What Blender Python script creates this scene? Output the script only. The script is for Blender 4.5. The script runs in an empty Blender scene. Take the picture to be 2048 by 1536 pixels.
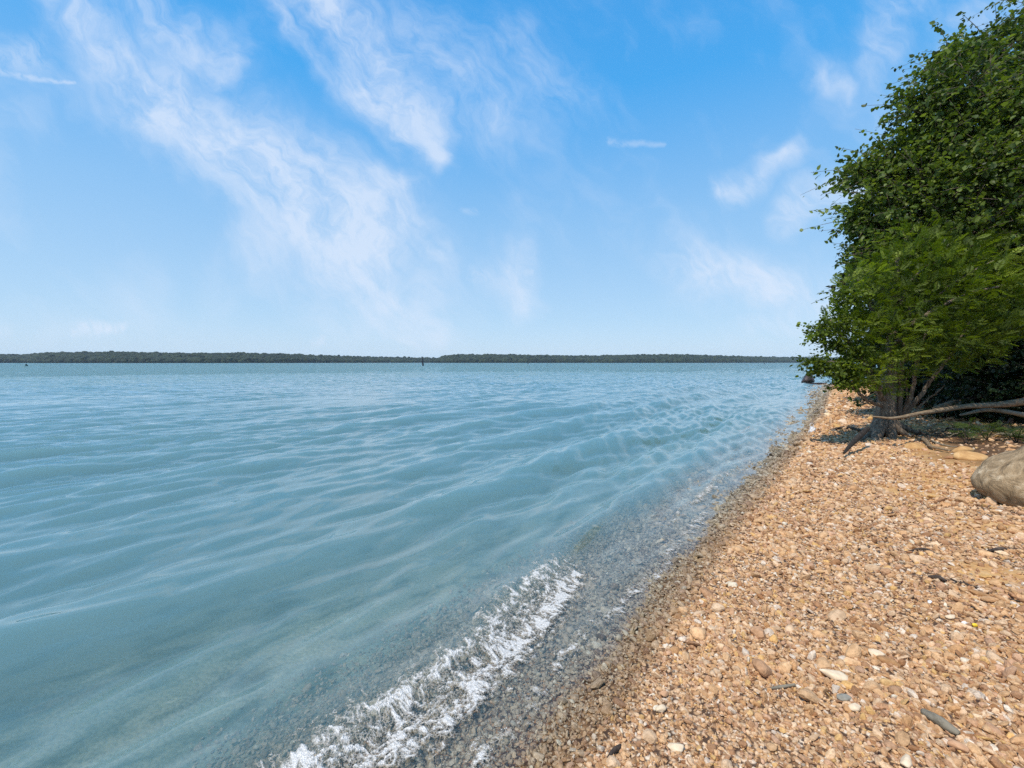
import bpy, math
import numpy as np
from math import radians, sin, cos, pi

sc = bpy.context.scene
COL = sc.collection
# ------------------------------------------------------------------ camera
CAM_Z = 1.6
F = 860.0                       # focal length in pixels of a 2048-wide frame
PITCH = math.atan((768 - 724.6) / F)
cd = bpy.data.cameras.new("camera")
cam = bpy.data.objects.new("camera", cd); COL.objects.link(cam)
cam.location = (0, 0, CAM_Z); cam.rotation_euler = (pi / 2 - PITCH, 0, 0)
cd.sensor_width = 36.0; cd.lens = F / 2048 * 36.0
cd.clip_start = 0.05; cd.clip_end = 20000
sc.camera = cam
# ------------------------------------------------------------------ light
TO_SUN = np.array((-0.38, -0.34, 0.86)); TO_SUN /= np.linalg.norm(TO_SUN)
ld = bpy.data.lights.new("sun", "SUN"); ld.energy = 4.4; ld.angle = radians(0.53); ld.color = (1.0, 0.95, 0.87)
sun = bpy.data.objects.new("sun", ld); COL.objects.link(sun)
sun.rotation_euler = (math.acos(TO_SUN[2]), 0, math.atan2(TO_SUN[1], TO_SUN[0]) + pi / 2)
sc.view_settings.view_transform = 'Standard'; sc.view_settings.look = 'None'
sc.view_settings.exposure = 0.0; sc.view_settings.gamma = 1.0
sc.cycles.use_denoising = False
sc.cycles.volume_bounces = 2
sc.cycles.max_bounces = 10
sc.cycles.transparent_max_bounces = 16
sc.cycles.sample_clamp_indirect = 4; sc.cycles.sample_clamp_direct = 12

# ------------------------------------------------------------------ node helpers
class NT:
    def __init__(s, tree): s.t = tree; s.n = tree.nodes; s.l = tree.links
    def new(s, typ, **kw):
        nd = s.n.new(typ)
        for k, v in kw.items(): setattr(nd, k, v)
        return nd
    def put(s, sock, v):
        if isinstance(v, bpy.types.NodeSocket): s.l.new(v, sock)
        elif v is not None:
            if isinstance(v, (tuple, list)) and len(v) == 3 and sock.type == 'RGBA': v = (*v, 1)
            sock.default_value = v
    def m(s, op, a, b=None, c=None, clamp=False):
        nd = s.new('ShaderNodeMath', operation=op); nd.use_clamp = clamp
        s.put(nd.inputs[0], a); s.put(nd.inputs[1], b)
        if c is not None: s.put(nd.inputs[2], c)
        return nd.outputs[0]
    def vm(s, op, a, b=None, out=0):
        nd = s.new('ShaderNodeVectorMath', operation=op); s.put(nd.inputs[0], a)
        if b is not None: s.put(nd.inputs[1], b)
        return nd.outputs[out]
    def sstep(s, x, a, b, lo=0.0, hi=1.0):
        nd = s.new('ShaderNodeMapRange', interpolation_type='SMOOTHSTEP')
        s.put(nd.inputs[0], x); s.put(nd.inputs[1], a); s.put(nd.inputs[2], b)
        s.put(nd.inputs[3], lo); s.put(nd.inputs[4], hi)
        return nd.outputs[0]
    def mix(s, f, a, b, blend='MIX'):
        nd = s.new('ShaderNodeMix', data_type='RGBA', blend_type=blend)
        s.put(nd.inputs[0], f); s.put(nd.inputs[6], a); s.put(nd.inputs[7], b)
        return nd.outputs[2]
    def noise(s, vec, scale, detail=4, rough=0.55, dist=0.0, lac=2.0, col=False):
        nd = s.new('ShaderNodeTexNoise'); s.put(nd.inputs['Vector'], vec)
        nd.inputs['Scale'].default_value = scale; nd.inputs['Detail'].default_value = detail
        nd.inputs['Roughness'].default_value = rough; nd.inputs['Distortion'].default_value = dist
        nd.inputs['Lacunarity'].default_value = lac
        return nd.outputs[1 if col else 0]
    def voro(s, vec, scale, out='Distance', feature='F1', rnd=1.0):
        nd = s.new('ShaderNodeTexVoronoi', feature=feature); s.put(nd.inputs['Vector'], vec)
        nd.inputs['Scale'].default_value = scale; nd.inputs['Randomness'].default_value = rnd
        return nd.outputs[out]
    def ramp(s, f, stops):
        nd = s.new('ShaderNodeValToRGB'); s.put(nd.inputs[0], f)
        e = nd.color_ramp.elements
        while len(e) < len(stops): e.new(0.5)
        for i, (p, c) in enumerate(stops):
            e[i].position = p; e[i].color = (*c, 1) if len(c) == 3 else c
        return nd.outputs[0]
    def attr(s, name, typ='GEOMETRY', out='Fac'):
        nd = s.new('ShaderNodeAttribute', attribute_name=name, attribute_type=typ); return nd.outputs[out]
    def bump(s, h, strength=1.0, dist=0.01, normal=None):
        nd = s.new('ShaderNodeBump'); s.put(nd.inputs['Height'], h)
        nd.inputs['Strength'].default_value = strength; nd.inputs['Distance'].default_value = dist
        if normal is not None: s.put(nd.inputs['Normal'], normal)
        return nd.outputs[0]
    def principled(s, color, rough=0.8, normal=None, spec=0.5, **kw):
        nd = s.new('ShaderNodeBsdfPrincipled')
        s.put(nd.inputs['Base Color'], color); s.put(nd.inputs['Roughness'], rough)
        s.put(nd.inputs['Specular IOR Level'], spec)
        if normal is not None: s.put(nd.inputs['Normal'], normal)
        for k, v in kw.items(): s.put(nd.inputs[k], v)
        return nd.outputs[0]

def material(name):
    m = bpy.data.materials.new(name); m.use_nodes = True
    m.node_tree.nodes.clear(); nt = NT(m.node_tree)
    out = nt.new('ShaderNodeOutputMaterial')
    return m, nt, out

# ------------------------------------------------------------------ sky
w = bpy.data.worlds.new("World"); sc.world = w; w.use_nodes = True
w.node_tree.nodes.clear(); nt = NT(w.node_tree)
sky = nt.new('ShaderNodeTexSky', sky_type='NISHITA'); sky.sun_disc = False
sky.sun_elevation = math.asin(TO_SUN[2]); sky.sun_rotation = math.atan2(TO_SUN[0], TO_SUN[1])
sky.air_density = 1.0; sky.dust_density = 0.6; sky.ozone_density = 2.0
tc = nt.new('ShaderNodeTexCoord')
d = tc.outputs['Generated']
sep = nt.new('ShaderNodeSeparateXYZ'); nt.put(sep.inputs[0], d)
dx, dy, dz = sep.outputs
# a graded sky: the Nishita colour pushed towards a deeper azure overhead
hs = nt.new('ShaderNodeHueSaturation'); hs.inputs['Saturation'].default_value = 1.25; hs.inputs['Hue'].default_value = 0.493
nt.put(hs.inputs['Color'], sky.outputs[0])
el = nt.m('MAXIMUM', dz, 0.0)
tint = nt.ramp(el, [(0.0, (6.3, 8.2, 10.2)), (0.10, (5.0, 7.5, 10.2)), (0.30, (3.2, 6.3, 10.2)), (0.52, (0.8, 4.6, 10.1)), (1.0, (0.4, 2.8, 8.0))])
skyc = nt.mix(0.80, hs.outputs[0], tint)
# clouds: masks placed on bearings to the north, textured with stretched noise
dyc = nt.m('MAXIMUM', dy, 0.08)
gx = nt.m('DIVIDE', dx, dyc); gz = nt.m('DIVIDE', dz, dyc)
cv = nt.new('ShaderNodeCombineXYZ'); nt.put(cv.inputs[0], gx); nt.put(cv.inputs[1], gz)
g = cv.outputs[0]
warp = nt.noise(g, 3.5, 3, 0.6, col=True)
warp2 = nt.noise(g, 16.0, 3, 0.6, col=True)
wv = nt.vm('ADD', nt.vm('MULTIPLY', nt.vm('SUBTRACT', warp, (0.5, 0.5, 0.5)), (0.20, 0.20, 0)),
           nt.vm('MULTIPLY', nt.vm('SUBTRACT', warp2, (0.5, 0.5, 0.5)), (0.035, 0.035, 0)))
gw = nt.vm('ADD', g, wv)
wm = nt.vm('ADD', g, nt.vm('MULTIPLY', nt.vm('SUBTRACT', warp2, (0.5, 0.5, 0.5)), (0.09, 0.03, 0)))
def bear(px, py):
    X = (px - 1024) / F; Z = (768 - py) / F
    yy = cos(PITCH) + Z * sin(PITCH); zz = -sin(PITCH) + Z * cos(PITCH)
    return (X / yy, zz / yy, 0.0)
def capsule(vec, a, b, r0, r1, amp):
    """soft capsule from a to b (photo bearings) with half-widths r0, r1"""
    A = np.array(bear(*a)); B = np.array(bear(*b)); AB = B - A; L2 = float(AB @ AB)
    pa = nt.vm('SUBTRACT', vec, tuple(A))
    t = nt.m('DIVIDE', nt.vm('DOT_PRODUCT', pa, tuple(AB), out=1), L2, clamp=True)
    sc_ = nt.new('ShaderNodeVectorMath', operation='SCALE'); sc_.inputs[0].default_value = tuple(AB); nt.put(sc_.inputs['Scale'], t)
    dist = nt.vm('LENGTH', nt.vm('SUBTRACT', pa, sc_.outputs[0]), out=1)
    r = nt.m('MULTIPLY_ADD', t, (r1 - r0) / F, r0 / F)
    q = nt.m('DIVIDE', dist, r)
    return nt.sstep(q, 1.35, 0.0, 0.0, amp)
big = [((110, -20), (300, 170), 50, 95, .62), ((300, 190), (560, 350), 100, 135, .85), ((560, 350), (740, 500), 135, 150, 1.0),
       ((740, 500), (850, 640), 135, 100, .72), ((690, 350), (790, 375), 45, 50, .6), ((780, 515), (870, 525), 60, 55, .55),
       ((620, -40), (760, 110), 80, 100, .8), ((730, 150), (830, 240), 80, 90, .85), ((830, 230), (870, 320), 60, 30, .7),
       ((820, 60), (980, 230), 110, 90, .5), ((220, -40), (450, 110), 70, 70, .6), ((540, -20), (690, 170), 35, 40, .5),
       ((1010, 90), (1160, 190), 90, 60, .34),
       ((1020, 545), (1040, 600), 70, 50, .75), ((1800, -20), (1745, 150), 70, 50, .45), ((1980, -20), (1900, 160), 90, 50, .4),
       ((1450, 380), (1600, 310), 35, 40, .6), ((1580, 430), (1740, 370), 50, 45, .75), ((1390, 545), (1660, 590), 70, 70, .8),
       ((500, 470), (700, 640), 80, 60, .35), ((1500, 650), (1600, 640), 30, 30, .35), ((1640, 150), (1690, 185), 40, 25, .4)]
msk = None
for a, b, r0, r1, amp in big:
    c = capsule(gw, a, b, r0, r1, amp)
    msk = c if msk is None else nt.m('MAXIMUM', msk, c)
small = [((-30, 133), (60, 157), 9, 10, .55), ((60, 157), (140, 163), 9, 4, .5), ((-20, 120), (70, 110), 40, 45, .4), ((145, 661), (250, 655), 17, 13, .85), ((960, 552), (1060, 545), 24, 12, .5),
         ((1225, 283), (1325, 291), 10, 5, .36), ((925, 422), (960, 424), 9, 6, .3), ((625, 688), (645, 680), 10, 12, .5), ((-10, 662), (20, 660), 22, 18, .5)]
ms2 = None
for a, b, r0, r1, amp in small:
    c = capsule(wm, a, b, r0, r1, amp)
    ms2 = c if ms2 is None else nt.m('MAXIMUM', ms2, c)
# wispy texture, stretched down the streaks
mp = nt.new('ShaderNodeMapping', vector_type='TEXTURE'); nt.put(mp.inputs[0], gw); mp.inputs['Rotation'].default_value = (0, 0, radians(-50)); mp.inputs['Scale'].default_value = (1.7, 0.8, 1)
n1 = nt.noise(mp.outputs[0], 8.0, 9, 0.58, 0.0)
n2 = nt.noise(mp.outputs[0], 30.0, 7, 0.66, 0.0)
n3 = nt.noise(g, 2.6, 3, 0.5)
tex = nt.m('ADD', nt.m('MULTIPLY', n1, 0.62), nt.m('MULTIPLY', n2, 0.42))
den = nt.m('MULTIPLY', msk, nt.sstep(tex, 0.33, 0.68))
den = nt.m('ADD', den, nt.m('MULTIPLY', nt.sstep(msk, 0.05, 0.9), 0.22))
den2 = nt.m('MULTIPLY', ms2, nt.sstep(n2, 0.3, 0.6))
veil = nt.m('MULTIPLY', nt.sstep(nt.m('ADD', nt.m('MULTIPLY', n1, .5), nt.m('MULTIPLY', n3, .5)), 0.46, 0.74), 0.42)
# the rest of the sky dome: a general thin cirrus, plane-projected
pl = nt.new('ShaderNodeCombineXYZ'); dzc = nt.m('MAXIMUM', dz, 0.06)
nt.put(pl.inputs[0], nt.m('DIVIDE', dx, dzc)); nt.put(pl.inputs[1], nt.m('DIVIDE', dy, dzc))
n4 = nt.noise(pl.outputs[0], 0.9, 8, 0.6, 0.5)
gen = nt.m('MULTIPLY', nt.sstep(n4, 0.52, 0.78), 0.6)
front = nt.sstep(dy, 0.10, 0.35)
cl = nt.m('MULTIPLY', nt.m('ADD', nt.m('MAXIMUM', den, den2), veil), front)
cl = nt.m('ADD', cl, nt.m('MULTIPLY', gen, nt.m('SUBTRACT', 1.0, front)), clamp=True)
cl = nt.m('MULTIPLY', cl, nt.sstep(dz, 0.0, 0.05))
skyc = nt.mix(nt.m('MULTIPLY', cl, 0.72), skyc, (7.6, 8.5, 10.0))
bg = nt.new('ShaderNodeBackground'); nt.put(bg.inputs[0], skyc); bg.inputs[1].default_value = 0.1
wo = nt.new('ShaderNodeOutputWorld'); nt.l.new(bg.outputs[0], wo.inputs[0])

# ------------------------------------------------------------------ numpy helpers
def hash2(ix, iy, seed=0):
    h = (ix.astype(np.int64) * 374761393 + iy.astype(np.int64) * 668265263 + seed * 974634777) & 0xFFFFFFFF
    h = ((h ^ (h >> 13)) * 1274126177) & 0xFFFFFFFF
    h = ((h ^ (h >> 16)) * 2246822519) & 0xFFFFFFFF
    return ((h ^ (h >> 15)) & 0xFFFFFF) / float(0xFFFFFF)
def vnoise(x, y, seed=0):
    xi = np.floor(x); yi = np.floor(y); fx = x - xi; fy = y - yi
    fx = fx * fx * fx * (fx * (fx * 6 - 15) + 10); fy = fy * fy * fy * (fy * (fy * 6 - 15) + 10)
    a = hash2(xi, yi, seed); b = hash2(xi + 1, yi, seed); c = hash2(xi, yi + 1, seed); d_ = hash2(xi + 1, yi + 1, seed)
    return (a + (b - a) * fx) * (1 - fy) + (c + (d_ - c) * fx) * fy
def fbm(x, y, octv=4, seed=0, gain=0.5):
    s = 0; a = 1; t = 0
    for i in range(octv):
        s = s + a * vnoise(x * 2 ** i + 17.3 * i, y * 2 ** i - 9.1 * i, seed + i); t += a; a *= gain
    return s / t
def fbm3(p, sc_, octv=3, seed=0):
    p = p * sc_
    return (fbm(p[:, 0] + 3.1 * p[:, 2], p[:, 1] - 1.7 * p[:, 2], octv, seed) + fbm(p[:, 1] + 5, p[:, 2] + .8 * p[:, 0], octv, seed + 9) + fbm(p[:, 2] * 1.1 - 4, p[:, 0], octv, seed + 19)) / 3
def sst(x, a, b):
    t = np.clip((x - a) / (b - a), 0, 1); return t * t * (3 - 2 * t)
def P(px, py, depth):
    """world point seen at photo pixel (px, py) at forward distance depth"""
    Z = (768 - py) / F
    yy = cos(PITCH) + Z * sin(PITCH); zz = -sin(PITCH) + Z * cos(PITCH)
    t = depth / yy
    return np.array(((px - 1024) / F * t, depth, CAM_Z + zz * t))

SU = np.array((0.595, 0.804)); SV = np.array((0.804, -0.595))
def uv(X, Y):
    u = X * SU[0] + Y * SU[1]; v = X * SV[0] + Y * SV[1] + 0.92
    return u, v
def xy(u, v):
    v = v - 0.92
    return u * SU[0] + v * SV[0], u * SU[1] + v * SV[1]
def WL(u): return -0.33 + 0.055 * np.clip(u, -8, 16) + .016 * np.clip(u - 16, 0, 22) + 0.25 * np.maximum(u - 38, 0) + .08 * (1 - sst(u, 1.5, 4.5))
def vrel(X, Y):
    """distance inland of the mean waterline"""
    u, v = uv(X, Y)
    wl = WL(u)
    return u, v - wl
def ground(X, Y):
    X = np.asarray(X, float); Y = np.asarray(Y, float)
    u, v = vrel(X, Y)
    z = np.where(v < 0, 0.105 * np.maximum(v, -2.2) + 0.07 * np.clip(v + 2.2, -40, 0), 0)
    z = z + np.where(v > 0, 0.115 * np.minimum(v, 1.3) + 0.10 * np.clip(v - 1.3, 0, 1.6), 0)
    z = z + 0.022 * np.exp(-((v - 0.55) / 0.28) ** 2) * (0.4 + fbm(u * .7, v, 2, 5))
    bank = sst(v + 0.5 * (fbm(u * .5, v * .5, 3, 77) - .5), 2.8, 3.8) * sst(u, 13.8, 16.5)
    z = z + bank * (0.8 + 0.5 * fbm(u * .35, v * .3, 3, 31))
    z = z + sst(v, 3.2, 7) * 0.45 + 0.02 * np.clip(v - 5, 0, 60)
    z = z + (fbm(X * 1.7, Y * 1.7, 3, 1) - .5) * (0.035 + 0.02 * sst(v, 1, 2.5) + 0.12 * sst(v, 3, 5)) * sst(np.abs(v) + 0.35, 0, 1)
    z = z + (fbm(X * 7, Y * 7, 2, 4) - .5) * 0.010 - .020 * (1 - sst(v, -.12, .30))
    return z
def G(px, py):
    """point where the photo pixel's ray meets the ground"""
    a = P(px, py, 1.0) - np.array((0, 0, CAM_Z))
    t = 0.8
    for _ in range(4000):
        p = a * t
        if CAM_Z + p[2] < ground(p[0], p[1]): break
        t *= 1.002
    p = a * t; return np.array((p[0], p[1], float(ground(p[0], p[1]))))

def mk(name, V, Fc, mat, parent=None, smooth=True, attrs=None, link=True):
    """one mesh object from arrays; Fc is an (n,k) int array or a list of them"""
    Fs = Fc if isinstance(Fc, list) else [Fc]
    Fs = [f for f in Fs if len(f)]
    me = bpy.data.meshes.new(name); V = np.asarray(V, np.float32)
    me.vertices.add(len(V)); me.vertices.foreach_set('co', V.ravel())
    nl = sum(f.size for f in Fs); npoly = sum(len(f) for f in Fs)
    me.loops.add(nl); me.polygons.add(npoly)
    me.loops.foreach_set('vertex_index', np.concatenate([f.ravel() for f in Fs]).astype(np.int32))
    st = []; o = 0
    for f in Fs:
        st.append(o + np.arange(len(f)) * f.shape[1]); o += f.size
    me.polygons.foreach_set('loop_start', np.concatenate(st).astype(np.int32))
    me.update(calc_edges=True)
    me.polygons.foreach_set('use_smooth', np.full(npoly, smooth))
    if attrs:
        for k, a in attrs.items():
            a = np.asarray(a, np.float32)
            if a.ndim == 2:
                at = me.attributes.new(k, 'FLOAT_COLOR', 'POINT')
                if a.shape[1] == 3: a = np.c_[a, np.ones(len(a), np.float32)]
                at.data.foreach_set('color', a.ravel())
            else:
                at = me.attributes.new(k, 'FLOAT', 'POINT'); at.data.foreach_set('value', a)
    me.materials.append(mat)
    ob = bpy.data.objects.new(name, me)
    if link: COL.objects.link(ob)
    if parent is not None: ob.parent = parent
    return ob
def tag(o, label=None, cat=None, group=None, kind=None):
    if label: o['label'] = label
    if cat: o['category'] = cat
    if group: o['group'] = group
    if kind: o['kind'] = kind
    return o
def empty(name, loc, label, cat, group=None):
    o = bpy.data.objects.new(name, None); COL.objects.link(o); o.location = tuple(loc); o.empty_display_size = .2
    bpy.context.view_layer.update()
    return tag(o, label, cat, group)
def adopt(root, ob):
    ob.parent = root; ob.matrix_parent_inverse = root.matrix_world.inverted(); return ob
class MB:
    """collects vertices and faces"""
    def __init__(s): s.V = []; s.Q = []; s.T = []; s.C = []; s.n = 0
    def add(s, V, Q=None, T=None, C=None):
        V = np.asarray(V, float)
        if Q is not None and len(Q): s.Q.append(np.asarray(Q) + s.n)
        if T is not None and len(T): s.T.append(np.asarray(T) + s.n)
        s.V.append(V); s.n += len(V)
        if C is not None: s.C.append(C)
    def build(s, name, mat, parent=None, smooth=True, attrs=None):
        Fs = []
        if s.Q: Fs.append(np.concatenate(s.Q))
        if s.T: Fs.append(np.concatenate(s.T))
        at = dict(attrs or {})
        if s.C: at['tint'] = np.concatenate(s.C)
        o = mk(name, np.concatenate(s.V), Fs, mat, None, smooth, at)
        if parent is not None: adopt(parent, o)
        return o
def spline(pts, n):
    pts = np.asarray(pts, float)
    if len(pts) == 2: return pts[0] + (pts[1] - pts[0]) * np.linspace(0, 1, n)[:, None]
    e = np.vstack([2 * pts[0] - pts[1], pts, 2 * pts[-1] - pts[-2]])
    t = np.linspace(0, len(pts) - 1 - 1e-6, n); i = t.astype(int); f = (t - i)[:, None]
    a, b, c, d_ = e[i], e[i + 1], e[i + 2], e[i + 3]
    return .5 * ((2 * b) + (c - a) * f + (2 * a - 5 * b + 4 * c - d_) * f ** 2 + (3 * b - a - 3 * c + d_) * f ** 3)
def tube(mb, pts, radii, n=24, seg=10, rough=0.12, seed=0, flute=0.0, wob=0.0):
    C = spline(pts, n); R = np.interp(np.linspace(0, 1, n), np.linspace(0, 1, len(radii)), radii)
    rg = np.random.default_rng(seed + 11)
    if wob: C = C + (np.cumsum(rg.normal(0, 1, (n, 3)), 0) * wob / math.sqrt(n)) * np.sin(np.linspace(0, pi, n))[:, None]
    T = np.gradient(C, axis=0); T /= np.linalg.norm(T, axis=1)[:, None] + 1e-9
    ref = np.array((0.13, 0.31, 0.94)) if abs(T[:, 2].mean()) < .7 else np.array((0.9, 0.2, 0.1))
    A = np.cross(T, ref); A /= np.linalg.norm(A, axis=1)[:, None] + 1e-9; B = np.cross(T, A)
    th = np.linspace(0, 2 * pi, seg, endpoint=False)
    s = np.linspace(0, 1, n)[:, None] * n / 4
    k = 1 + rough * (fbm(np.cos(th)[None] * 2 + s * .7 + seed, np.sin(th)[None] * 2 + s * .35, 3, seed) * 2 - 1)
    if flute: k = k * (1 + flute * np.sin(th * 5 + seed)[None] * np.linspace(1, 0.1, n)[:, None])
    V = C[:, None] + (A[:, None] * np.cos(th)[None, :, None] + B[:, None] * np.sin(th)[None, :, None]) * (R[:, None] * k)[..., None]
    V = V.reshape(-1, 3)
    i = np.arange(n - 1)[:, None] * seg; j = np.arange(seg)[None]; j2 = (j + 1) % seg
    Q = np.stack([i + j, i + j2, i + seg + j2, i + seg + j], -1).reshape(-1, 4)
    V = np.vstack([V, C[0], C[-1]]); a, b = n * seg, n * seg + 1
    jj = np.arange(seg); T1 = np.c_[(jj + 1) % seg, jj, np.full(seg, a)]; T2 = np.c_[(n - 1) * seg + jj, (n - 1) * seg + (jj + 1) % seg, np.full(seg, b)]
    mb.add(V, Q, np.vstack([T1, T2])); return C
def ico(sub):
    import bmesh
    bm = bmesh.new(); bmesh.ops.create_icosphere(bm, subdivisions=sub, radius=1)
    V = np.array([v.co[:] for v in bm.verts]); T = np.array([[v.index for v in f.verts] for f in bm.faces]); bm.free()
    return V, T
ICO1, ICO2, ICO3, ICO5 = ico(1), ico(2), ico(3), ico(5)

# ================================================================== SETTING
# ------------------------------------------------------------------ ground
def polar(r, th):
    R, T = np.meshgrid(r, th, indexing='ij')
    X = R * np.sin(T); Y = R * np.cos(T)
    a, b = len(r), len(th)
    i = np.arange(a - 1)[:, None] * b; j = np.arange(b - 1)[None]
    Q = np.stack([i + j, i + j + 1, i + b + j + 1, i + b + j], -1).reshape(-1, 4)
    return X.ravel(), Y.ravel(), Q
def compact(V, Q, attrs=None):
    used = np.unique(Q); mp_ = np.full(len(V), -1); mp_[used] = np.arange(len(used))
    at = {k: a[used] for k, a in (attrs or {}).items()}
    return V[used], mp_[Q], at

SANDY = [(G(1905, 955), .55), (G(2035, 1062), .35), (G(1990, 1160), .28), (G(1830, 985), .35)]
def sandy(X, Y):
    m_ = 0
    for q, rr_ in SANDY:
        m_ = np.maximum(m_, 1 - sst(np.hypot(X - q[0], (Y - q[1]) * .9) / rr_ + 1.4 * (fbm(X * 2.5, Y * 2.5, 3, 88) - .5), .5, 1.1))
    return m_
r = np.concatenate([np.geomspace(0.5, 60, 620), np.geomspace(62, 3500, 60)])
th = np.radians(np.linspace(-85, 90, 640))
X, Y, Q = polar(r, th)
Zg = ground(X, Y)
ug, vg = vrel(X, Y)
far = np.hypot(X, Y)
Zg = np.where((far > 300) & (vg < 0), -6, Zg)
wetline = 0.37 - 0.012 * np.clip(ug - 8, 0, 10) + 0.10 * (fbm(ug * 1.3, vg * 1.3, 3, 41) - .5)
wet = 1 - sst(vg, wetline - .03, wetline + .05)
silt = 1 - sst(vg + 0.8 * (fbm(X * 1.2, Y * 1.2, 3, 51) - .5), -1.25, -.55)
soiln = fbm(X * 0.9, Y * 0.9, 4, 61)
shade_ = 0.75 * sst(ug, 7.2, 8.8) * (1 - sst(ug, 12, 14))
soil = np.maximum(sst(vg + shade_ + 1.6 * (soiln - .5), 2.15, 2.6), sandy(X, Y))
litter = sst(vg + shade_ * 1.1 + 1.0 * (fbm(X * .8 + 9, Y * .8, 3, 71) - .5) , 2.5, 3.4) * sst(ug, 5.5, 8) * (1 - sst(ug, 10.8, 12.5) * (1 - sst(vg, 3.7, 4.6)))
m_g, nt, out = material("beach_ground")
co = nt.new('ShaderNodeTexCoord').outputs['Object']
cell = nt.voro(co, 42, 'Color'); celld = nt.voro(co, 42, 'Distance')
sepc = nt.new('ShaderNodeSeparateColor'); nt.put(sepc.inputs[0], cell)
gr = nt.ramp(sepc.outputs[0], [(0, (.16, .085, .04)), (.25, (.36, .20, .10)), (.5, (.52, .32, .17)), (.75, (.62, .42, .26)), (1, (.74, .60, .44))])
gr = nt.mix(nt.sstep(celld, .35, .75), gr, (.09, .05, .03))
clay = nt.ramp(nt.noise(co, 5, 6, .6), [(.3, (.36, .17, .06)), (.5, (.53, .29, .11)), (.7, (.66, .42, .20))])
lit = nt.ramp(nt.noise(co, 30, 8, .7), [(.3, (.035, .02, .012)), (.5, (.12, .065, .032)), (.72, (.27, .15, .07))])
mpb = nt.new('ShaderNodeMapping', vector_type='TEXTURE'); nt.put(mpb.inputs[0], co); mpb.inputs['Rotation'].default_value = (0, 0, radians(42)); mpb.inputs['Scale'].default_value = (1.35, .8, 1)
sn = nt.noise(mpb.outputs[0], 4.2, 6, .60, .25)
slt = nt.ramp(sn, [(.34, (.05, .075, .05)), (.45, (.14, .17, .12)), (.54, (.24, .26, .19)), (.62, (.20, .23, .16)), (.72, (.40, .41, .31))])
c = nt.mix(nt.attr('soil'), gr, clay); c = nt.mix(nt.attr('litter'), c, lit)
cw = nt.mix(1.0, c, (.58, .55, .48), 'MULTIPLY'); c = nt.mix(nt.attr('wet'), c, cw)
c = nt.mix(nt.attr('silt'), c, slt)
hh = nt.m('ADD', nt.m('MULTIPLY', celld, -1.0), nt.m('MULTIPLY', nt.noise(co, 18, 5, .6), .8))
rg = nt.m('MULTIPLY_ADD', nt.attr('wet'), -.3, .95)
nt.l.new(nt.principled(c, rg, nt.bump(hh, .8, .012), .2), out.inputs[0])
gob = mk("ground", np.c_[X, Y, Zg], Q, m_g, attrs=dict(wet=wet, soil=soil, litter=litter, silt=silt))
tag(gob, "tan gravel beach sloping under the clear shallow water", None, kind='structure')

# ------------------------------------------------------------------ water
rngw = np.random.default_rng(5)
NW = 64
lam = np.geomspace(0.16, 2.6, NW) * rngw.uniform(.9, 1.1, NW)
ang = np.arctan2(SV[1], SV[0]) + rngw.normal(0, 0.40, NW) + 0.22
kx = 2 * pi / lam * np.cos(ang); ky = 2 * pi / lam * np.sin(ang); ph = rngw.uniform(0, 2 * pi, NW)
slope = np.where(lam > .85, .010, np.where(lam < .26, .026, .058))
ampw = slope * lam / (2 * pi) * 1.35
def water(X, Y, cell=None):
    u, v = vrel(X, Y); s = -v
    mod = fbm(u * .33 + .1 * s, s * .42, 3, 91)
    s2 = s + 0.55 * (fbm(u * .30, s * .18 + 3, 2, 92) - .5) * sst(s, .9, 3) + 0.10 * (fbm(u * 1.1, s * .2 + 3, 2, 94) - .5) - 0.02 * u
    psi = 2 * pi * (s2 - .68) / (1.75 + .018 * np.clip(s, 0, 30))
    prof = ((1 + np.cos(psi)) / 2) ** 1.7 - .36
    A = ((0.066 + .075 * sst(s, 1.2, 2.2)) * (0.25 + 1.5 * sst(mod, .3, .72))) * (1 - .6 * sst(s, 5, 12))
    z = A * prof * sst(s, .35, 1.0) * (1 - .75 * sst(s, 20, 60))
    # the breaking crest near the camera
    sc0 = .49 + .10 * np.clip(u - 1.3, -2, 3) + .05 * (fbm(u * 1.6, u * 0, 2, 96) - .5)
    cre = np.exp(-((s - sc0) / np.where(s > sc0, .17, .08)) ** 2) * sst(u, -6, -2) * (1 - sst(u, 3.9, 4.7))
    z = z + (.030 + .020 * sst(u, 2.9, 3.5)) * cre
    bore = np.exp(-((s - .30) / .10) ** 2) * sst(u, 4.3, 4.9) * (1 - sst(u, 7.5, 8.5)); z = z + .022 * bore
    damp = sst(s, -.15, 1.5) * .7 + .3
    chop = np.zeros_like(X); gust = (0.55 + 0.9 * sst(fbm(X * .16, Y * .16, 3, 95), .3, .7)) * (.70 + .62 * sst(X + .22 * Y, -2.2, 1.6)) * (1 - .35 * sst(Y, 7, 14))
    for i in range(NW):
        a = ampw[i] * np.sin(kx[i] * X + ky[i] * Y + ph[i])
        if cell is not None: a = a * (1 - sst(cell * 2.6, lam[i] * .8, lam[i] * 1.8))
        chop += a
    return z + chop * damp * gust + .009
r = np.concatenate([np.geomspace(0.55, 70, 1150), np.geomspace(72, 6500, 90)])
th = np.radians(np.linspace(-75, 52, 1000))
X, Y, Q = polar(r, th)
cell = np.hypot(X, Y) * 0.0043
Zw = water(X, Y, cell)
u_, v_ = vrel(X, Y)
keep = (v_[Q].max(1) < 0.75) & ((v_[Q].min(1) < .2) | (np.hypot(X, Y)[Q].min(1) > 40))
V, Q2, _ = compact(np.c_[X, Y, Zw], Q[keep])
m_w, nt, out = material("lake_water")
co = nt.new('ShaderNodeTexCoord').outputs['Object']
gpos = nt.new('ShaderNodeNewGeometry').outputs['Position']
rad = nt.vm('LENGTH', gpos, out=1)
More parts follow.
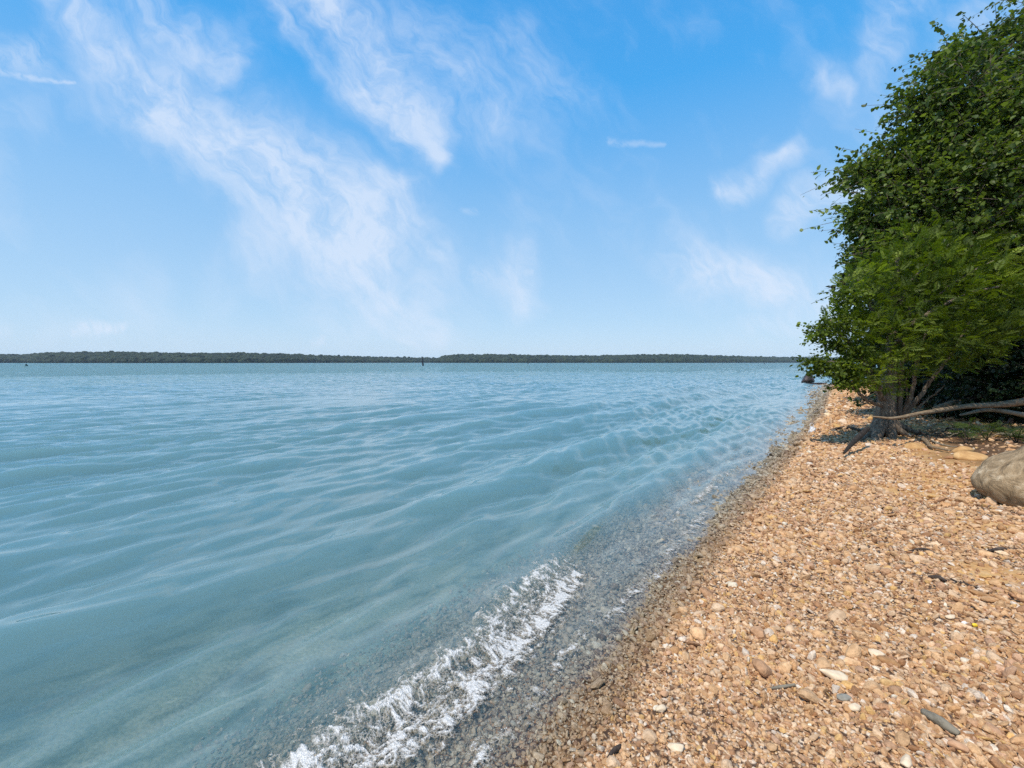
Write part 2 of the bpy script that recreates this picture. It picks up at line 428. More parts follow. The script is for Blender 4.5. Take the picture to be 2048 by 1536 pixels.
mp = nt.new('ShaderNodeMapping', vector_type='TEXTURE'); nt.put(mp.inputs[0], co); mp.inputs['Rotation'].default_value = (0, 0, radians(38)); mp.inputs['Scale'].default_value = (1.8, .7, 1)
b1 = nt.noise(mp.outputs[0], 3.4, 4, .55, .15)
b2 = nt.noise(mp.outputs[0], 11.0, 4, .5, .2)
mp2 = nt.new('ShaderNodeMapping', vector_type='TEXTURE'); nt.put(mp2.inputs[0], co); mp2.inputs['Rotation'].default_value = (0, 0, radians(25)); mp2.inputs['Scale'].default_value = (2.4, .8, 1)
b3 = nt.noise(mp2.outputs[0], 0.8, 4, .55, .3)
farf = nt.sstep(rad, 9, 45); nearf = nt.sstep(rad, 4, 14)
hgt = nt.m('ADD', nt.m('MULTIPLY', nt.m('MULTIPLY', b2, .004), nearf), nt.m('MULTIPLY', nt.m('MULTIPLY', b1, .022), nt.m('ADD', nt.m('MULTIPLY', farf, .6), nt.m('MULTIPLY', nearf, .3))))
hgt = nt.m('ADD', hgt, nt.m('MULTIPLY', nt.m('MULTIPLY', b3, .5), farf))
b4 = nt.noise(mp2.outputs[0], 0.3, 4, .6, .2)
hgt = nt.m('ADD', hgt, nt.m('MULTIPLY', nt.m('MULTIPLY', b4, 2.2), nt.sstep(rad, 25, 75)))
nrm = nt.bump(hgt, 1.0, 1.0)
fr = nt.new('ShaderNodeFresnel'); bf = nt.new('ShaderNodeNewGeometry').outputs['Backfacing']; nt.put(fr.inputs[0], nt.m('MULTIPLY_ADD', bf, 1 / 1.45 - 1.45, 1.45)); nt.put(fr.inputs['Normal'], nrm)
gl = nt.new('ShaderNodeBsdfGlossy'); gl.inputs['Roughness'].default_value = .004; nt.put(gl.inputs['Normal'], nrm); gl.inputs['Color'].default_value = (1, 1, 1, 1)
tr = nt.new('ShaderNodeBsdfTransparent'); tr.inputs[0].default_value = (1, 1, 1, 1)
mx = nt.new('ShaderNodeMixShader'); nt.put(mx.inputs[0], fr.outputs[0]); nt.put(mx.inputs[1], tr.outputs[0]); nt.put(mx.inputs[2], gl.outputs[0])
nt.l.new(mx.outputs[0], out.inputs['Surface'])
WATER = (.37, .585, .59, 1); WDEN = 2.1
vs = nt.new('ShaderNodeVolumeScatter'); vs.inputs['Color'].default_value = WATER; vs.inputs['Density'].default_value = WDEN
va = nt.new('ShaderNodeVolumeAbsorption'); va.inputs['Color'].default_value = WATER; va.inputs['Density'].default_value = WDEN
vadd = nt.new('ShaderNodeAddShader'); nt.l.new(vs.outputs[0], vadd.inputs[0]); nt.l.new(va.outputs[0], vadd.inputs[1]); nt.l.new(vadd.outputs[0], out.inputs['Volume'])
wob = mk("water", V, Q2, m_w)
tag(wob, "clear teal lake water rippling towards the gravel shore", None, kind='structure')

# ------------------------------------------------------------------ foam
m_f, nt, out = material("foam_white")
co = nt.new('ShaderNodeTexCoord').outputs['Object']
fc = nt.mix(nt.attr('thick'), (.42, .34, .24), (.74, .69, .62))
bs = nt.principled(fc, .35, nt.bump(nt.voro(co, 170), .8, .006), .5)
trn = nt.new('ShaderNodeBsdfTransparent')
ed = nt.voro(nt.vm('ADD', co, nt.vm('MULTIPLY', nt.noise(co, 30, 3, .6, col=True), (.03, .03, .03))), 62, 'Distance', 'DISTANCE_TO_EDGE')
lace_ = nt.m('MULTIPLY', nt.sstep(ed, .16, .02), nt.sstep(nt.attr('thick'), .03, .22))
sol = nt.sstep(nt.m('ADD', nt.attr('thick'), nt.m('MULTIPLY', nt.m('SUBTRACT', nt.noise(co, 90, 4, .65), .5), 1.5)), .38, 1.15)
al = nt.m('MAXIMUM', nt.m('MULTIPLY', lace_, .62), sol)
mx = nt.new('ShaderNodeMixShader'); nt.put(mx.inputs[0], al); nt.put(mx.inputs[1], trn.outputs[0]); nt.put(mx.inputs[2], bs); nt.l.new(mx.outputs[0], out.inputs[0])
def foam(name, u0, u1, centre, width, step, density, seed, hgt, label):
    us = np.arange(u0, u1, step); ws = np.arange(-1.3, 1.3, step / width)
    Ug, Wg = np.meshgrid(us, ws, indexing='ij')
    off = 0.18 * (fbm(Ug * 1.3, Ug * 0 + seed, 3, seed) - .5) + 0.06 * (fbm(Ug * 6, Ug * 0 + seed, 3, seed + 3) - .5)
    Vr = centre(Ug) + Wg * width + off
    wl = WL(Ug)
    X, Y = xy(Ug, Vr + wl)
    wp = (fbm(X * 9, Y * 9, 2, seed + 5) - .5) * .10
    X2, Y2 = X + wp, Y - wp
    n1 = fbm(X2 * 11, Y2 * 11, 4, seed + 7, .62); n2 = fbm(X2 * 34, Y2 * 34, 3, seed + 8, .6); n3 = fbm(X2 * 95, Y2 * 95, 2, seed + 12, .6)
    lace = 1 - np.abs(fbm(X2 * 14, Y2 * 14, 3, seed + 9) - .5) * 9
    D = density(Ug, Wg)
    t = D + (n1 - .5) * 1.3 + (n2 - .5) * 1.7 + (n3 - .5) * 1.3 + np.clip(lace, -.3, 1) * .40 - .10
    thick = np.clip(t * 1.0, 0, 1)
    lump = n1 * .6 + n2 * .5
    Z = np.maximum(water(X, Y), ground(X, Y)) + .002 + hgt * (.15 + .5 * thick) * (n1 * .6 + n2 * .7 + n3 * .8)
    a, b = Ug.shape
    i = np.arange(a - 1)[:, None] * b; j = np.arange(b - 1)[None]
    Q = np.stack([i + j, i + j + 1, i + b + j + 1, i + b + j], -1).reshape(-1, 4)
    kp = (t.ravel()[Q] > -.03).sum(1) >= 3
    V, Q2, at = compact(np.c_[X.ravel(), Y.ravel(), Z.ravel()], Q[kp], dict(thick=thick.ravel()))
    # spray droplets thrown off the front
    rgf = np.random.default_rng(seed); mb = MB()
    mb.add(V, Q2); tk = [at['thick']]
    nd = int((u1 - u0) * 90)
    uu = rgf.uniform(u0, u1, nd); ww = rgf.normal(.2, .75, nd); dd = density(uu, np.clip(ww, -1, 1)) > .25
    for a_, b_ in zip(uu[dd], ww[dd]):
        x, y = xy(a_, float(centre(a_)) + b_ * width + float(WL(np.float64(a_))))
        z = float(water(np.array([x]), np.array([y]))[0]) + abs(rgf.normal(0, 1)) * hgt * .8
        rr = rgf.uniform(.0012, .0034); mb.add(ICO1[0] * rr + np.array((x, y, z)), None, ICO1[1]); tk.append(np.ones(len(ICO1[0])))
    o = mb.build(name, m_f, attrs=dict(thick=np.concatenate(tk)))
    return tag(o, label, "foam", kind='stuff')
def dens1(U, W):
    edge = (1 - sst(np.abs(W), .72, 1.05))
    back = np.exp(-((W + .66) / .14) ** 2) * .30; front = np.exp(-((W - .45) / .34) ** 2) * .42
    return (edge * .52 + back + front) * sst(U, -3, -2) * (1 - sst(U, 2.6, 3.2)) - .35 * sst(np.abs(W), .3 , .8) * sst(U, 2.2, 3.1) - .9 * sst(U, 2.85, 3.2)
foam("breaking_wave_foam", -1.0, 3.2, lambda U: -.39 - .09 * (U - 1.3), .19, .0042, dens1, 300, .012, "white churning foam of the small wave breaking on the shallows")
def dens2(U, W):
    m = sst(vnoise(U * 2.3, U * 0 + 4, 8), .5, .75)
    return np.exp(-(W / .6) ** 2) * m * .62 * sst(U, 4.2, 4.7) * (1 - sst(U, 6.6, 7.2)) - .1
foam("wavelet_foam", 4.1, 7.2, lambda U: -.24 + 0 * U, .055, .007, dens2, 330, .02, "small broken line of white foam farther along the waterline")
def dens3(U, W):
    return np.exp(-(W / .5) ** 2) * (.36 + .3 * (vnoise(U * 3, U * 0, 9) - .5))
foam("waterline_foam", 1.0, 4.8, lambda U: .02 + 0 * U, .05, .007, dens3, 350, .006, "thin lacy white film where water meets the wet stones")

# ------------------------------------------------------------------ rocks and pebbles
def rock_verts(rng, base, ax, rough, cuts, flat=0.0):
    V = base[0].copy()
    for _ in range(cuts):
        n = rng.normal(0, 1, 3); n /= np.linalg.norm(n); dd = rng.uniform(.55, .9)
        over = V @ n - dd; V = V - np.outer(np.maximum(over, 0) * .92, n)
    V = V * (1 + rough * (fbm3(V + rng.uniform(0, 50, 3), 1.6, 3, int(rng.integers(999))) - .5)[:, None] * 2)
    return V * np.array(ax)
m_p, nt, out = material("pebble_stone")
tn = nt.attr('tint', 'INSTANCER', 'Color'); wt = nt.attr('wet', 'INSTANCER', 'Fac')
co = nt.new('ShaderNodeTexCoord').outputs['Object']
c = nt.mix(nt.sstep(nt.noise(co, 1.4, 6, .7), .35, .7), tn, nt.mix(1.0, tn, (.62, .58, .52), 'MULTIPLY'))
c = nt.mix(wt, c, nt.mix(1.0, c, (.67, .65, .60), 'MULTIPLY'))
nt.l.new(nt.principled(c, nt.m('MULTIPLY_ADD', wt, -.52, .85), nt.bump(nt.noise(co, 5, 4, .6), .35, .06), .45), out.inputs[0])
rng = np.random.default_rng(77)
protos = []
for k in range(8):
    ax = (1, rng.uniform(.6, .95), rng.uniform(.32, .62))
    protos.append(mk("pebble_shape", rock_verts(rng, ICO2, ax, .16, 13), ICO2[1], m_p, smooth=k % 4 == 0, link=False))
# positions: an even cover, smaller stones near the camera
def size_at(rr): return 0.0036 * (1 + rr / 2.2)
N = 1500000
tht = rng.uniform(radians(-38), radians(72), N)
rr = 0.7 * np.exp(rng.uniform(0, 1, N) * math.log(40 / .7))       # log-uniform
X = rr * np.sin(tht); Y = rr * np.cos(tht)
u_, v_ = vrel(X, Y)
s_ = size_at(rr)
cover = 1.35
dens_want = cover / (pi * s_ ** 2)                                  # per square metre
dens_have = N / (radians(110) * math.log(40 / .7) * rr ** 2)
p = dens_want / dens_have
soilp = sst(v_ + 0.75 * sst(u_, 7.2, 8.8) * (1 - sst(u_, 12, 14)) + 1.6 * (fbm(X * 0.9, Y * 0.9, 4, 61) - .5), 2.15, 2.7)
p *= (1 - .93 * soilp) * (1 - .72 * sandy(X, Y)) * sst(v_, -1.3, -.6) * np.where(v_ > 6, 0, 1) * (0.86 + .3 * fbm(X * 3, Y * 3, 2, 15))
ok = rng.uniform(0, 1, N) < p
X, Y, rr, u_, v_, s_ = (a[ok] for a in (X, Y, rr, u_, v_, s_)); n = len(X)
print("pebbles", n, "max p", p.max())
band = 1 + .5 * sst(X - .9 * Y, -.15, .6) * (1 - sst(rr, 2.2, 4)) + .35 * sst(fbm(X * 2, Y * 2, 2, 55), .5, .8)
sz = s_ * np.exp(rng.normal(-.12, .44, n)) * band
big_ = rng.uniform(0, 1, n) < .008; sz[big_] *= rng.uniform(1.6, 2.6, big_.sum())
sz = np.minimum(sz, np.where(rr < 12, .05, .09))
Z = ground(X, Y) + sz * rng.uniform(-.25, .55, n)
pal = np.array((1.02, .96, 1.04)) * np.array([(.62, .36, .15), (.70, .44, .20), (.78, .55, .30), (.84, .70, .48), (.42, .22, .09), (.24, .12, .05), (.62, .38, .20), (.30, .25, .17), (.76, .48, .17), (.52, .30, .14), (.10, .07, .05)])
pr = np.array([.17, .22, .22, .06, .08, .055, .08, .015, .06, .07, .03]); pr /= pr.sum()
ci = rng.choice(len(pal), n, p=pr); ci[(sz > s_ * 1.3) & np.isin(ci, (5, 7, 10))] = 1; dk = (sz < s_ * .95) & (rng.uniform(0, 1, n) < .10) & (v_ > .4); ci[dk] = rng.choice([5, 10, 4], dk.sum())
tint = pal[ci] * rng.uniform(.82, 1.12, (n, 1)) + rng.normal(0, .02, (n, 1)) * np.array((1.1, 1, .8))
tint = np.clip(tint, .025, .88)
# below and at the waterline the stones are greyer
gry = (1 - sst(v_, .0, .45))[:, None] * .75
tint = tint * (1 - gry) + (tint.mean(1)[:, None] * np.array((1.02, .97, .76))) * gry
wetl = 0.37 - 0.012 * np.clip(u_ - 8, 0, 10) + 0.10 * (fbm(u_ * 1.3, v_ * 1.3, 3, 41) - .5)
wetp = 1 - sst(v_ + rng.normal(0, .03, n), wetl - .04, wetl + .06)
me = bpy.data.meshes.new("gravel"); me.vertices.add(n); me.vertices.foreach_set('co', np.c_[X, Y, Z].astype(np.float32).ravel())
def pa(k, typ, key, arr):
    a = me.attributes.new(k, typ, 'POINT'); a.data.foreach_set(key, np.asarray(arr, np.float32 if typ != 'INT' else np.int32).ravel())
pa('tint', 'FLOAT_COLOR', 'color', np.c_[tint, np.ones(n)]); pa('wet', 'FLOAT', 'value', wetp)
pa('rot', 'FLOAT_VECTOR', 'vector', np.c_[rng.normal(0, .6, n), rng.normal(0, .6, n), rng.uniform(0, 6.28, n)])
pa('scl', 'FLOAT_VECTOR', 'vector', sz[:, None] * 1.22 * np.c_[rng.uniform(.85, 1.25, n), rng.uniform(.8, 1.1, n), rng.uniform(.8, 1.25, n)])
pa('pick', 'INT', 'value', rng.integers(0, 8, n))
gv = bpy.data.objects.new("gravel", me); COL.objects.link(gv)
tag(gv, "tan and brown pebbles covering the beach and shallows", "gravel", kind='stuff')
ng = bpy.data.node_groups.new("gravel_scatter", 'GeometryNodeTree')
ng.interface.new_socket("Geometry", in_out='INPUT', socket_type='NodeSocketGeometry'); ng.interface.new_socket("Geometry", in_out='OUTPUT', socket_type='NodeSocketGeometry')
gi = ng.nodes.new('NodeGroupInput'); go = ng.nodes.new('NodeGroupOutput'); iop = ng.nodes.new('GeometryNodeInstanceOnPoints'); jn = ng.nodes.new('GeometryNodeJoinGeometry')
def nattr(name, typ):
    a = ng.nodes.new('GeometryNodeInputNamedAttribute'); a.data_type = typ; a.inputs[0].default_value = name; return a.outputs[0]
for o in protos:
    oi = ng.nodes.new('GeometryNodeObjectInfo'); oi.inputs['Object'].default_value = o; oi.inputs['As Instance'].default_value = True
    ng.links.new(oi.outputs['Geometry'], jn.inputs[0])
e2r = ng.nodes.new('FunctionNodeEulerToRotation')
ng.links.new(nattr('rot', 'FLOAT_VECTOR'), e2r.inputs[0]); ng.links.new(e2r.outputs[0], iop.inputs['Rotation'])
ng.links.new(nattr('scl', 'FLOAT_VECTOR'), iop.inputs['Scale']); ng.links.new(nattr('pick', 'INT'), iop.inputs['Instance Index'])
iop.inputs['Pick Instance'].default_value = True
ng.links.new(gi.outputs[0], iop.inputs['Points']); ng.links.new(jn.outputs[0], iop.inputs['Instance']); ng.links.new(iop.outputs[0], go.inputs[0])
md = gv.modifiers.new("scatter", 'NODES'); md.node_group = ng

def stone_mat(name, c1, c2, c3=None, scale=6, rough=.85, bumpd=.01, stretch=(1, 1, 1), rot=(0, 0, 0)):
    m, nt, out = material(name); co = nt.new('ShaderNodeTexCoord').outputs['Object']
    mp = nt.new('ShaderNodeMapping'); nt.put(mp.inputs[0], co); mp.inputs['Scale'].default_value = stretch; mp.inputs['Rotation'].default_value = rot
    nn = nt.noise(mp.outputs[0], scale, 9, .66, .5)
    stops = [(.3, c1), (.52, c2)] + ([(.74, c3)] if c3 else [])
    nt.l.new(nt.principled(nt.ramp(nn, stops), rough, nt.bump(nt.m('ADD', nn, nt.m('MULTIPLY', nt.noise(co, scale * 6, 4, .6), .3)), .9, bumpd), .35), out.inputs[0])
    return m
# the big boulder by the right edge of the photo
m_b = stone_mat("boulder_stone", (.085, .052, .024), (.35, .235, .125), (.70, .54, .35), 2.4, .88, .05, (.6, 3.2, 3.6), (radians(20), radians(-8), radians(-24)))
V = ICO5[0].copy(); rg = np.random.default_rng(3)
V = V * np.array((.98, .66, .46))
nn = np.sign(V) * np.abs(V) ** .96
V = nn * (1 + .16 * (fbm3(ICO5[0] + 7, 1.2, 4, 3) - .5)[:, None] * 2 + .03 * (fbm3(ICO5[0] * np.array((1, 4, 4)), 2.4, 4, 13) - .5)[:, None])
a = radians(-24); R = np.array(((cos(a), -sin(a), 0), (sin(a), cos(a), 0), (0, 0, 1)))
V = V @ R.T
bl = MB(); bl.add(V, None, ICO5[1]); bo = bl.build("boulder", m_b)
BX, BY = 5.52, 3.80
bo.location = (BX, BY, float(ground(BX, BY)) + .13)
tag(bo, "large rounded grey-brown streaked boulder on the gravel at the right edge of the photo", "boulder")

m_s1 = stone_mat("pale_stone", (.55, .38, .22), (.78, .60, .40), (.85, .74, .58), 9, .8, .004)
m_s2 = stone_mat("grey_stone", (.16, .14, .11), (.30, .27, .21), None, 12, .8, .004)
m_s3 = stone_mat("dark_wet_rock", (.012, .010, .010), (.045, .03, .026), (.11, .06, .045), 4, .45, .03)
m_s4 = stone_mat("white_stone", (.75, .70, .62), (.88, .84, .78), None, 8, .6, .003)
m_s5 = stone_mat("yellow_stone", (.70, .36, .02), (.85, .60, .04), None, 8, .45, .003)
m_s6 = stone_mat("orange_stone", (.38, .18, .09), (.60, .34, .18), None, 10, .8, .004)
def stone(px, py, wpx, hfac, mat, label, seed, rot=0.0, name="stone", aspect=.6, cat="stone"):
    p = G(px, py); rg = np.random.default_rng(seed)
    if name == 'rock':
        a_ = P(px, py, 1.0); t_ = CAM_Z / (CAM_Z - a_[2]); p = np.array((a_[0] * t_, t_, -.05))
    R_ = wpx / 2 / F * p[1]
    V = rock_verts(rg, ICO3, (R_, R_ * aspect, R_ * hfac), .16, 10)
    ca, sa = cos(rot), sin(rot); V = V @ np.array(((ca, sa, 0), (-sa, ca, 0), (0, 0, 1)))
    mb = MB(); mb.add(V, None, ICO3[1]); o = mb.build(name, mat, smooth=True); o.location = (p[0], p[1], p[2] + R_ * hfac * (.15 if name == 'clay_lump' else .55) + .004)
    return tag(o, label, cat)
stone(1668, 1356, 52, .34, m_s1, "long pale cream stone lying above the grey stone on the lower gravel", 1, -.35)
stone(1690, 1402, 30, .5, m_s2, "dull grey-green stone just above the squat cream stone", 2, -.2)
stone(1710, 1420, 30, .5, m_s1, "squat cream stone right below the dull grey-green stone", 3, .2)
stone(1750, 1312, 34, .4, m_s1, "pinkish pale flat stone above the long cream stone on the gravel", 4, -.4)
stone(1915, 1502, 40, .5, m_s6, "angular orange-tan stone below the grey driftwood piece near the bottom right corner", 5, -.5)
stone(1901, 1238, 20, .5, m_s1, "oval pale cream pebble above the white pebble", 6, 0)
stone(1928, 1251, 11, .8, m_s4, "small round white pebble left of the yellow one", 7, 0)
stone(1949, 1255, 12, .8, m_s5, "small bright yellow pebble lying on the gravel", 8, 0)
stone(1328, 1394, 20, .7, m_s6, "rounded orange stone on the pebbles above the cream stone near the bottom centre", 9, .2)
stone(1322, 1424, 27, .5, m_s1, "cream stone below the rounded orange stone near the bottom centre", 10, .5)
stone(1352, 1500, 38, .4, m_s1, "broad flat cream stone at the bottom of the picture beside finer pebbles", 11, -.1)
stone(1812, 1530, 40, .5, m_s1, "pale wedge-shaped stone cut by the bottom edge of the picture", 12, .7)
stone(1860, 1208, 14, .6, m_s4, "small white stone beside the thin dark twig on the right", 13, .7)
# rocks at and beyond the waterline
stone(1616, 766, 31, .85, m_s3, "largest dark rock standing in the water off the far beach", 21, .3, "rock", .8, "rock")
stone(1627, 792, 12, .4, m_s3, "dark wet rock at the far waterline, leftmost of the three small ones", 22, .3, "rock", .8, "rock")
stone(1638, 798, 10, .4, m_s3, "dark wet rock at the far waterline, nearest of the three small ones", 23, .3, "rock", .8, "rock")
stone(1655, 786, 11, .45, m_s3, "dark wet rock on the far beach, rightmost and farthest of the three small ones", 24, .3, "rock", .8, "rock")
# clay lumps at the foot of the shaded bank
m_clay = stone_mat("clay_lump", (.34, .16, .055), (.55, .31, .12), (.68, .45, .22), 5, .9, .01)
stone(1925, 903, 42, .5, m_clay, "smooth orange clay lump at the foot of the shaded bank, upper of the three", 31, 0, "clay_lump", .7, "clay lump")
stone(1942, 918, 62, .45, m_clay, "broad orange clay lump lowest at the foot of the shaded bank", 32, 0, "clay_lump", .7, "clay lump")
stone(1830, 897, 48, .42, m_clay, "orange clay mound in front of the tree roots, leftmost of the three", 33, 0, "clay_lump", .7, "clay lump")

# ------------------------------------------------------------------ sticks, logs
m_bark, nt, out = material("grey_brown_bark")
co = nt.new('ShaderNodeTexCoord').outputs['Object']
mp = nt.new('ShaderNodeMapping'); nt.put(mp.inputs[0], co); mp.inputs['Scale'].default_value = (1, 1, .18)
bn = nt.noise(mp.outputs[0], 26, 8, .65, .6)
nt.l.new(nt.principled(nt.ramp(bn, [(.3, (.05, .035, .024)), (.52, (.20, .145, .10)), (.75, (.40, .31, .22))]), .9, nt.bump(bn, 1, .03), .3), out.inputs[0])
m_dark = stone_mat("dark_bark", (.018, .012, .009), (.06, .04, .028), (.14, .10, .07), 20, .85, .01)
m_black = stone_mat("black_bark", (.010, .008, .006), (.030, .022, .016), (.08, .06, .045), 30, .9, .02)  # near-black bark tones for the slanting branch
m_drift = stone_mat("bleached_wood", (.10, .062, .035), (.25, .17, .095), (.44, .33, .21), 9, .85, .01, (1, 3, 3))
m_grey = stone_mat("grey_driftwood", (.10, .085, .06), (.24, .20, .14), None, 18, .8, .006)
def stick(pts, radii, mat, name, label, cat="stick", lift=0.006, seed=1, wob=.0, depths=None, n=18, group=None):
    if depths is None:
        W = [G(*q) + np.array((0, 0, lift + radii[min(i, len(radii) - 1)] * .7)) for i, q in enumerate(pts)]
    else: W = [P(q[0], q[1], dd) for q, dd in zip(pts, depths)]
    base = W[0].copy(); mb = MB(); tube(mb, [q - base for q in W], radii, n, 9, .25, seed, wob=wob)
    o = mb.build(name, mat); o.location = tuple(base)
    return tag(o, label, cat, group)
stick([(1846, 1430), (1880, 1455), (1918, 1476)], [.012, .022, .010], m_grey, "driftwood_piece", "short grey-brown driftwood piece lying on the lower right gravel", "driftwood", seed=2)
stick([(1856, 1157), (1875, 1160), (1892, 1166)], [.008, .013, .008], m_dark, "stick", "short thick near-black stick on the gravel left of the long thin twig", seed=3)
stick([(1900, 1160), (1960, 1183), (2040, 1206)], [.004, .006, .004], m_dark, "twig", "long thin dark twig running to the right edge over the gravel", "twig", seed=4, wob=.02)
stick([(1976, 1106), (2000, 1103), (2014, 1102)], [.008, .014, .008], m_dark, "stick", "short dark stick on the sandy patch below the boulder", seed=5)
stick([(1716, 1101), (1735, 1097), (1756, 1098)], [.004, .007, .004], m_dark, "twig", "thin dark twig on the mid beach, left of the paired twigs", "twig", seed=6)
stick([(1812, 1106), (1845, 1104), (1878, 1112)], [.004, .008, .005], m_dark, "twig", "slightly bent dark twig on the mid beach below the boulder's left end", "twig", seed=7, wob=.01)
stick([(1784, 1126), (1820, 1129), (1846, 1124)], [.003, .005, .003], m_drift, "twig", "thin brown twig just below the slightly bent dark twig", "twig", seed=8, wob=.01)
stick([(1530, 1383), (1560, 1379), (1590, 1374)], [.003, .007, .006], m_grey, "twig", "thin grey twig with a pale tip on the lower middle gravel", "twig", seed=9)
stick([(1216, 1522), (1229, 1508), (1242, 1497)], [.006, .010, .007], m_dark, "stick", "stubby brown stick on the pebbles at the bottom edge near the water", seed=10)
stick([(1600, 990), (1612, 986), (1628, 989)], [.006, .010, .006], m_dark, "twig", "dark twig on the beach between the water and the boulder", "twig", seed=12)
# dark leaning stake-like root left of the tree
stick([(1688, 906), (1706, 885), (1735, 858)], [.018, .036, .040], m_black, "fallen_branch", "thick dark broken branch slanting from the tree base down to the gravel", "branch", depths=[6.55, 6.75, 7.05], seed=13, n=26)
stick([(1660, 862), (1690, 860), (1730, 866)], [.015, .03, .02], m_dark, "stick", "dark stick half buried in sand left of the tree, behind the slanting branch", seed=14, wob=.05)
stick([(1652, 886), (1672, 889), (1697, 884)], [.012, .022, .012], m_dark, "stick", "dark stick half buried in sand, nearest the water left of the tree", seed=15, wob=.04)
stick([(1670, 798), (1700, 808), (1736, 826)], [.01, .03, .02], m_grey, "stick", "grey stick on the sand behind the tree towards the far beach", seed=16, wob=.08, lift=.03)
stick([(1600, 769), (1622, 767.5), (1652, 768)], [.03, .07, .11], m_s3, "log", "dark waterlogged log lying at the far waterline beside the big rock", "log", seed=17, depths=[31, 31.5, 31.5])
# the long bleached log behind the tree and its neighbours
stick([(1745, 833), (1790, 836), (1850, 825), (1930, 813), (2010, 808), (2110, 792)], [.010, .024, .036, .044, .056, .085], m_drift, "driftwood_log", "long bleached log stretching from the tree trunk to the right edge", "log", depths=[6.95, 6.95, 7.3, 7.7, 8.0, 8.6], seed=18, n=60)
stick([(1975, 793), (2020, 788), (2100, 786)], [.07, .09, .11], m_drift, "driftwood_log", "thick pale log behind the long log at the right edge", "log", depths=[9.5, 9.6, 9.9], seed=19, n=24)
stick([(1920, 830), (1985, 820), (2090, 838)], [.02, .04, .05], m_grey, "driftwood_log", "grey branch log lying in shade below the long bleached log", "log", depths=[8.2, 8.1, 8.0], seed=20, n=30, )
stick([(1870, 818), (1905, 809), (1940, 800)], [.05, .09, .06], m_drift, "driftwood_log", "short pale broken log behind the middle of the long log", "log", depths=[9.2, 9.4, 9.8], seed=22, n=24)
stick([(1995, 874), (2020, 877), (2060, 884)], [.02, .03, .04], m_grey, "root", "pale exposed root in the shade above the boulder", "root", seed=23, lift=.04)
stick([(1836, 880), (1852, 888), (1862, 899), (1880, 903), (1900, 907)], [.018, .026, .024, .02, .012], m_drift, "root", "pale twisting root crossing the orange clay in front of the tree", "root", seed=24, lift=.03, n=40)
rg = np.random.default_rng(8)
for i in range(16):
    x0 = 1800 + rg.uniform(0, 190); y0 = 856 + rg.uniform(0, 28); L = rg.uniform(35, 90)
    stick([(x0, y0), (x0 + L * .5, y0 + rg.uniform(-2, 8)), (x0 + L, y0 + rg.uniform(0, 14))], [.008, .014, .006], [m_grey, m_dark, m_drift][i % 3], "root", "one of the thin exposed roots on the shaded bank between the tree and the boulder", "root", seed=40 + i, wob=.10, lift=.02, n=24, group="roots exposed on the shaded bank")

# litter
p = G(1622, 868)
m_l, nt, out = material("white_plastic"); nt.l.new(nt.principled((.86, .86, .87), .35), out.inputs[0])
root = empty("litter_bag", p, "crumpled white plastic scrap with a thin loop at the water's edge", "litter")
gx_, gy_ = np.meshgrid(np.linspace(-1, 1, 15), np.linspace(-1, 1, 15), indexing='ij')
cr = fbm(gx_ * 2.2, gy_ * 2.2, 3, 5)
V1 = np.c_[gx_.ravel() * .065, (cr.ravel() - .5) * .03 - .03 * (1 - gx_.ravel() ** 2) * (1 - gy_.ravel() ** 2), gy_.ravel() * .075 + .085]; V2 = V1 * (1, -1, 1) + np.array((.0, .012, .0)); 
i = np.arange(14)[:, None] * 15; j = np.arange(14)[None]; Qp = np.stack([i + j, i + j + 1, i + 16 + j, i + 15 + j], -1).reshape(-1, 4)
a = radians(22); R = np.array(((cos(a), 0, sin(a)), (0, 1, 0), (-sin(a), 0, cos(a))))
b_ = [i_ for i_ in range(14)] + [14 + 15 * i_ for i_ in range(14)] + [14 * 15 + 14 - i_ for i_ in range(14)] + [15 * (14 - i_) for i_ in range(14)]
b_ = np.array(b_); bn_ = np.roll(b_, -1)
mb = MB(); mb.add(np.vstack([V1, V2]) @ R.T, np.vstack([Qp, Qp[:, ::-1] + 225, np.c_[b_, bn_, bn_ + 225, b_ + 225]])); o = mb.build("sack", m_l); o.parent = root
mb = MB(); tube(mb, [(.0, .01, .13), (-.02, .02, .19), (.03, .02, .24), (.06, .02, .18), (.045, .01, .12)], [.004, .004], 24, 6, 0, 1); o = mb.build("loop", m_l); o.parent = root

# ------------------------------------------------------------------ foliage builders
def leaf_material(name, c1, c2, c3, trans=.35, rough=.5):
    m, nt, out = material(name)
    t = nt.attr('tint', 'GEOMETRY', 'Fac')
    cc = nt.ramp(t, [(0, c1), (.5, c2), (1, c3)])
    pb = nt.principled(cc, rough, None, .35)
    tl = nt.new('ShaderNodeBsdfTranslucent'); nt.put(tl.inputs[0], nt.mix(1.0, cc, (1.25, 1.35, .5), 'MULTIPLY'))
    mx = nt.new('ShaderNodeMixShader'); mx.inputs[0].default_value = trans; nt.put(mx.inputs[1], pb); nt.put(mx.inputs[2], tl.outputs[0])
    nt.l.new(mx.outputs[0], out.inputs[0]); return m
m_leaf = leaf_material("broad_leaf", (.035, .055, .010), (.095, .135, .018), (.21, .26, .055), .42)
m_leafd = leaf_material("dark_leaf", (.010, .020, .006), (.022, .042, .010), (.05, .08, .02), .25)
m_fern = leaf_material("feathery_leaf", (.045, .065, .005), (.118, .160, .010), (.26, .32, .03), .45, .6)
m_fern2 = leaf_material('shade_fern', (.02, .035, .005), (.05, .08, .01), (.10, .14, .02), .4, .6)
def unit(a): return a / (np.linalg.norm(a, axis=1)[:, None] + 1e-9)
LEAF = np.array([(0, 0, 0), (-.34, .22, .06), (-.36, .62, .05), (0, 1.05, -.10), (.36, .62, .05), (.34, .22, .06)])
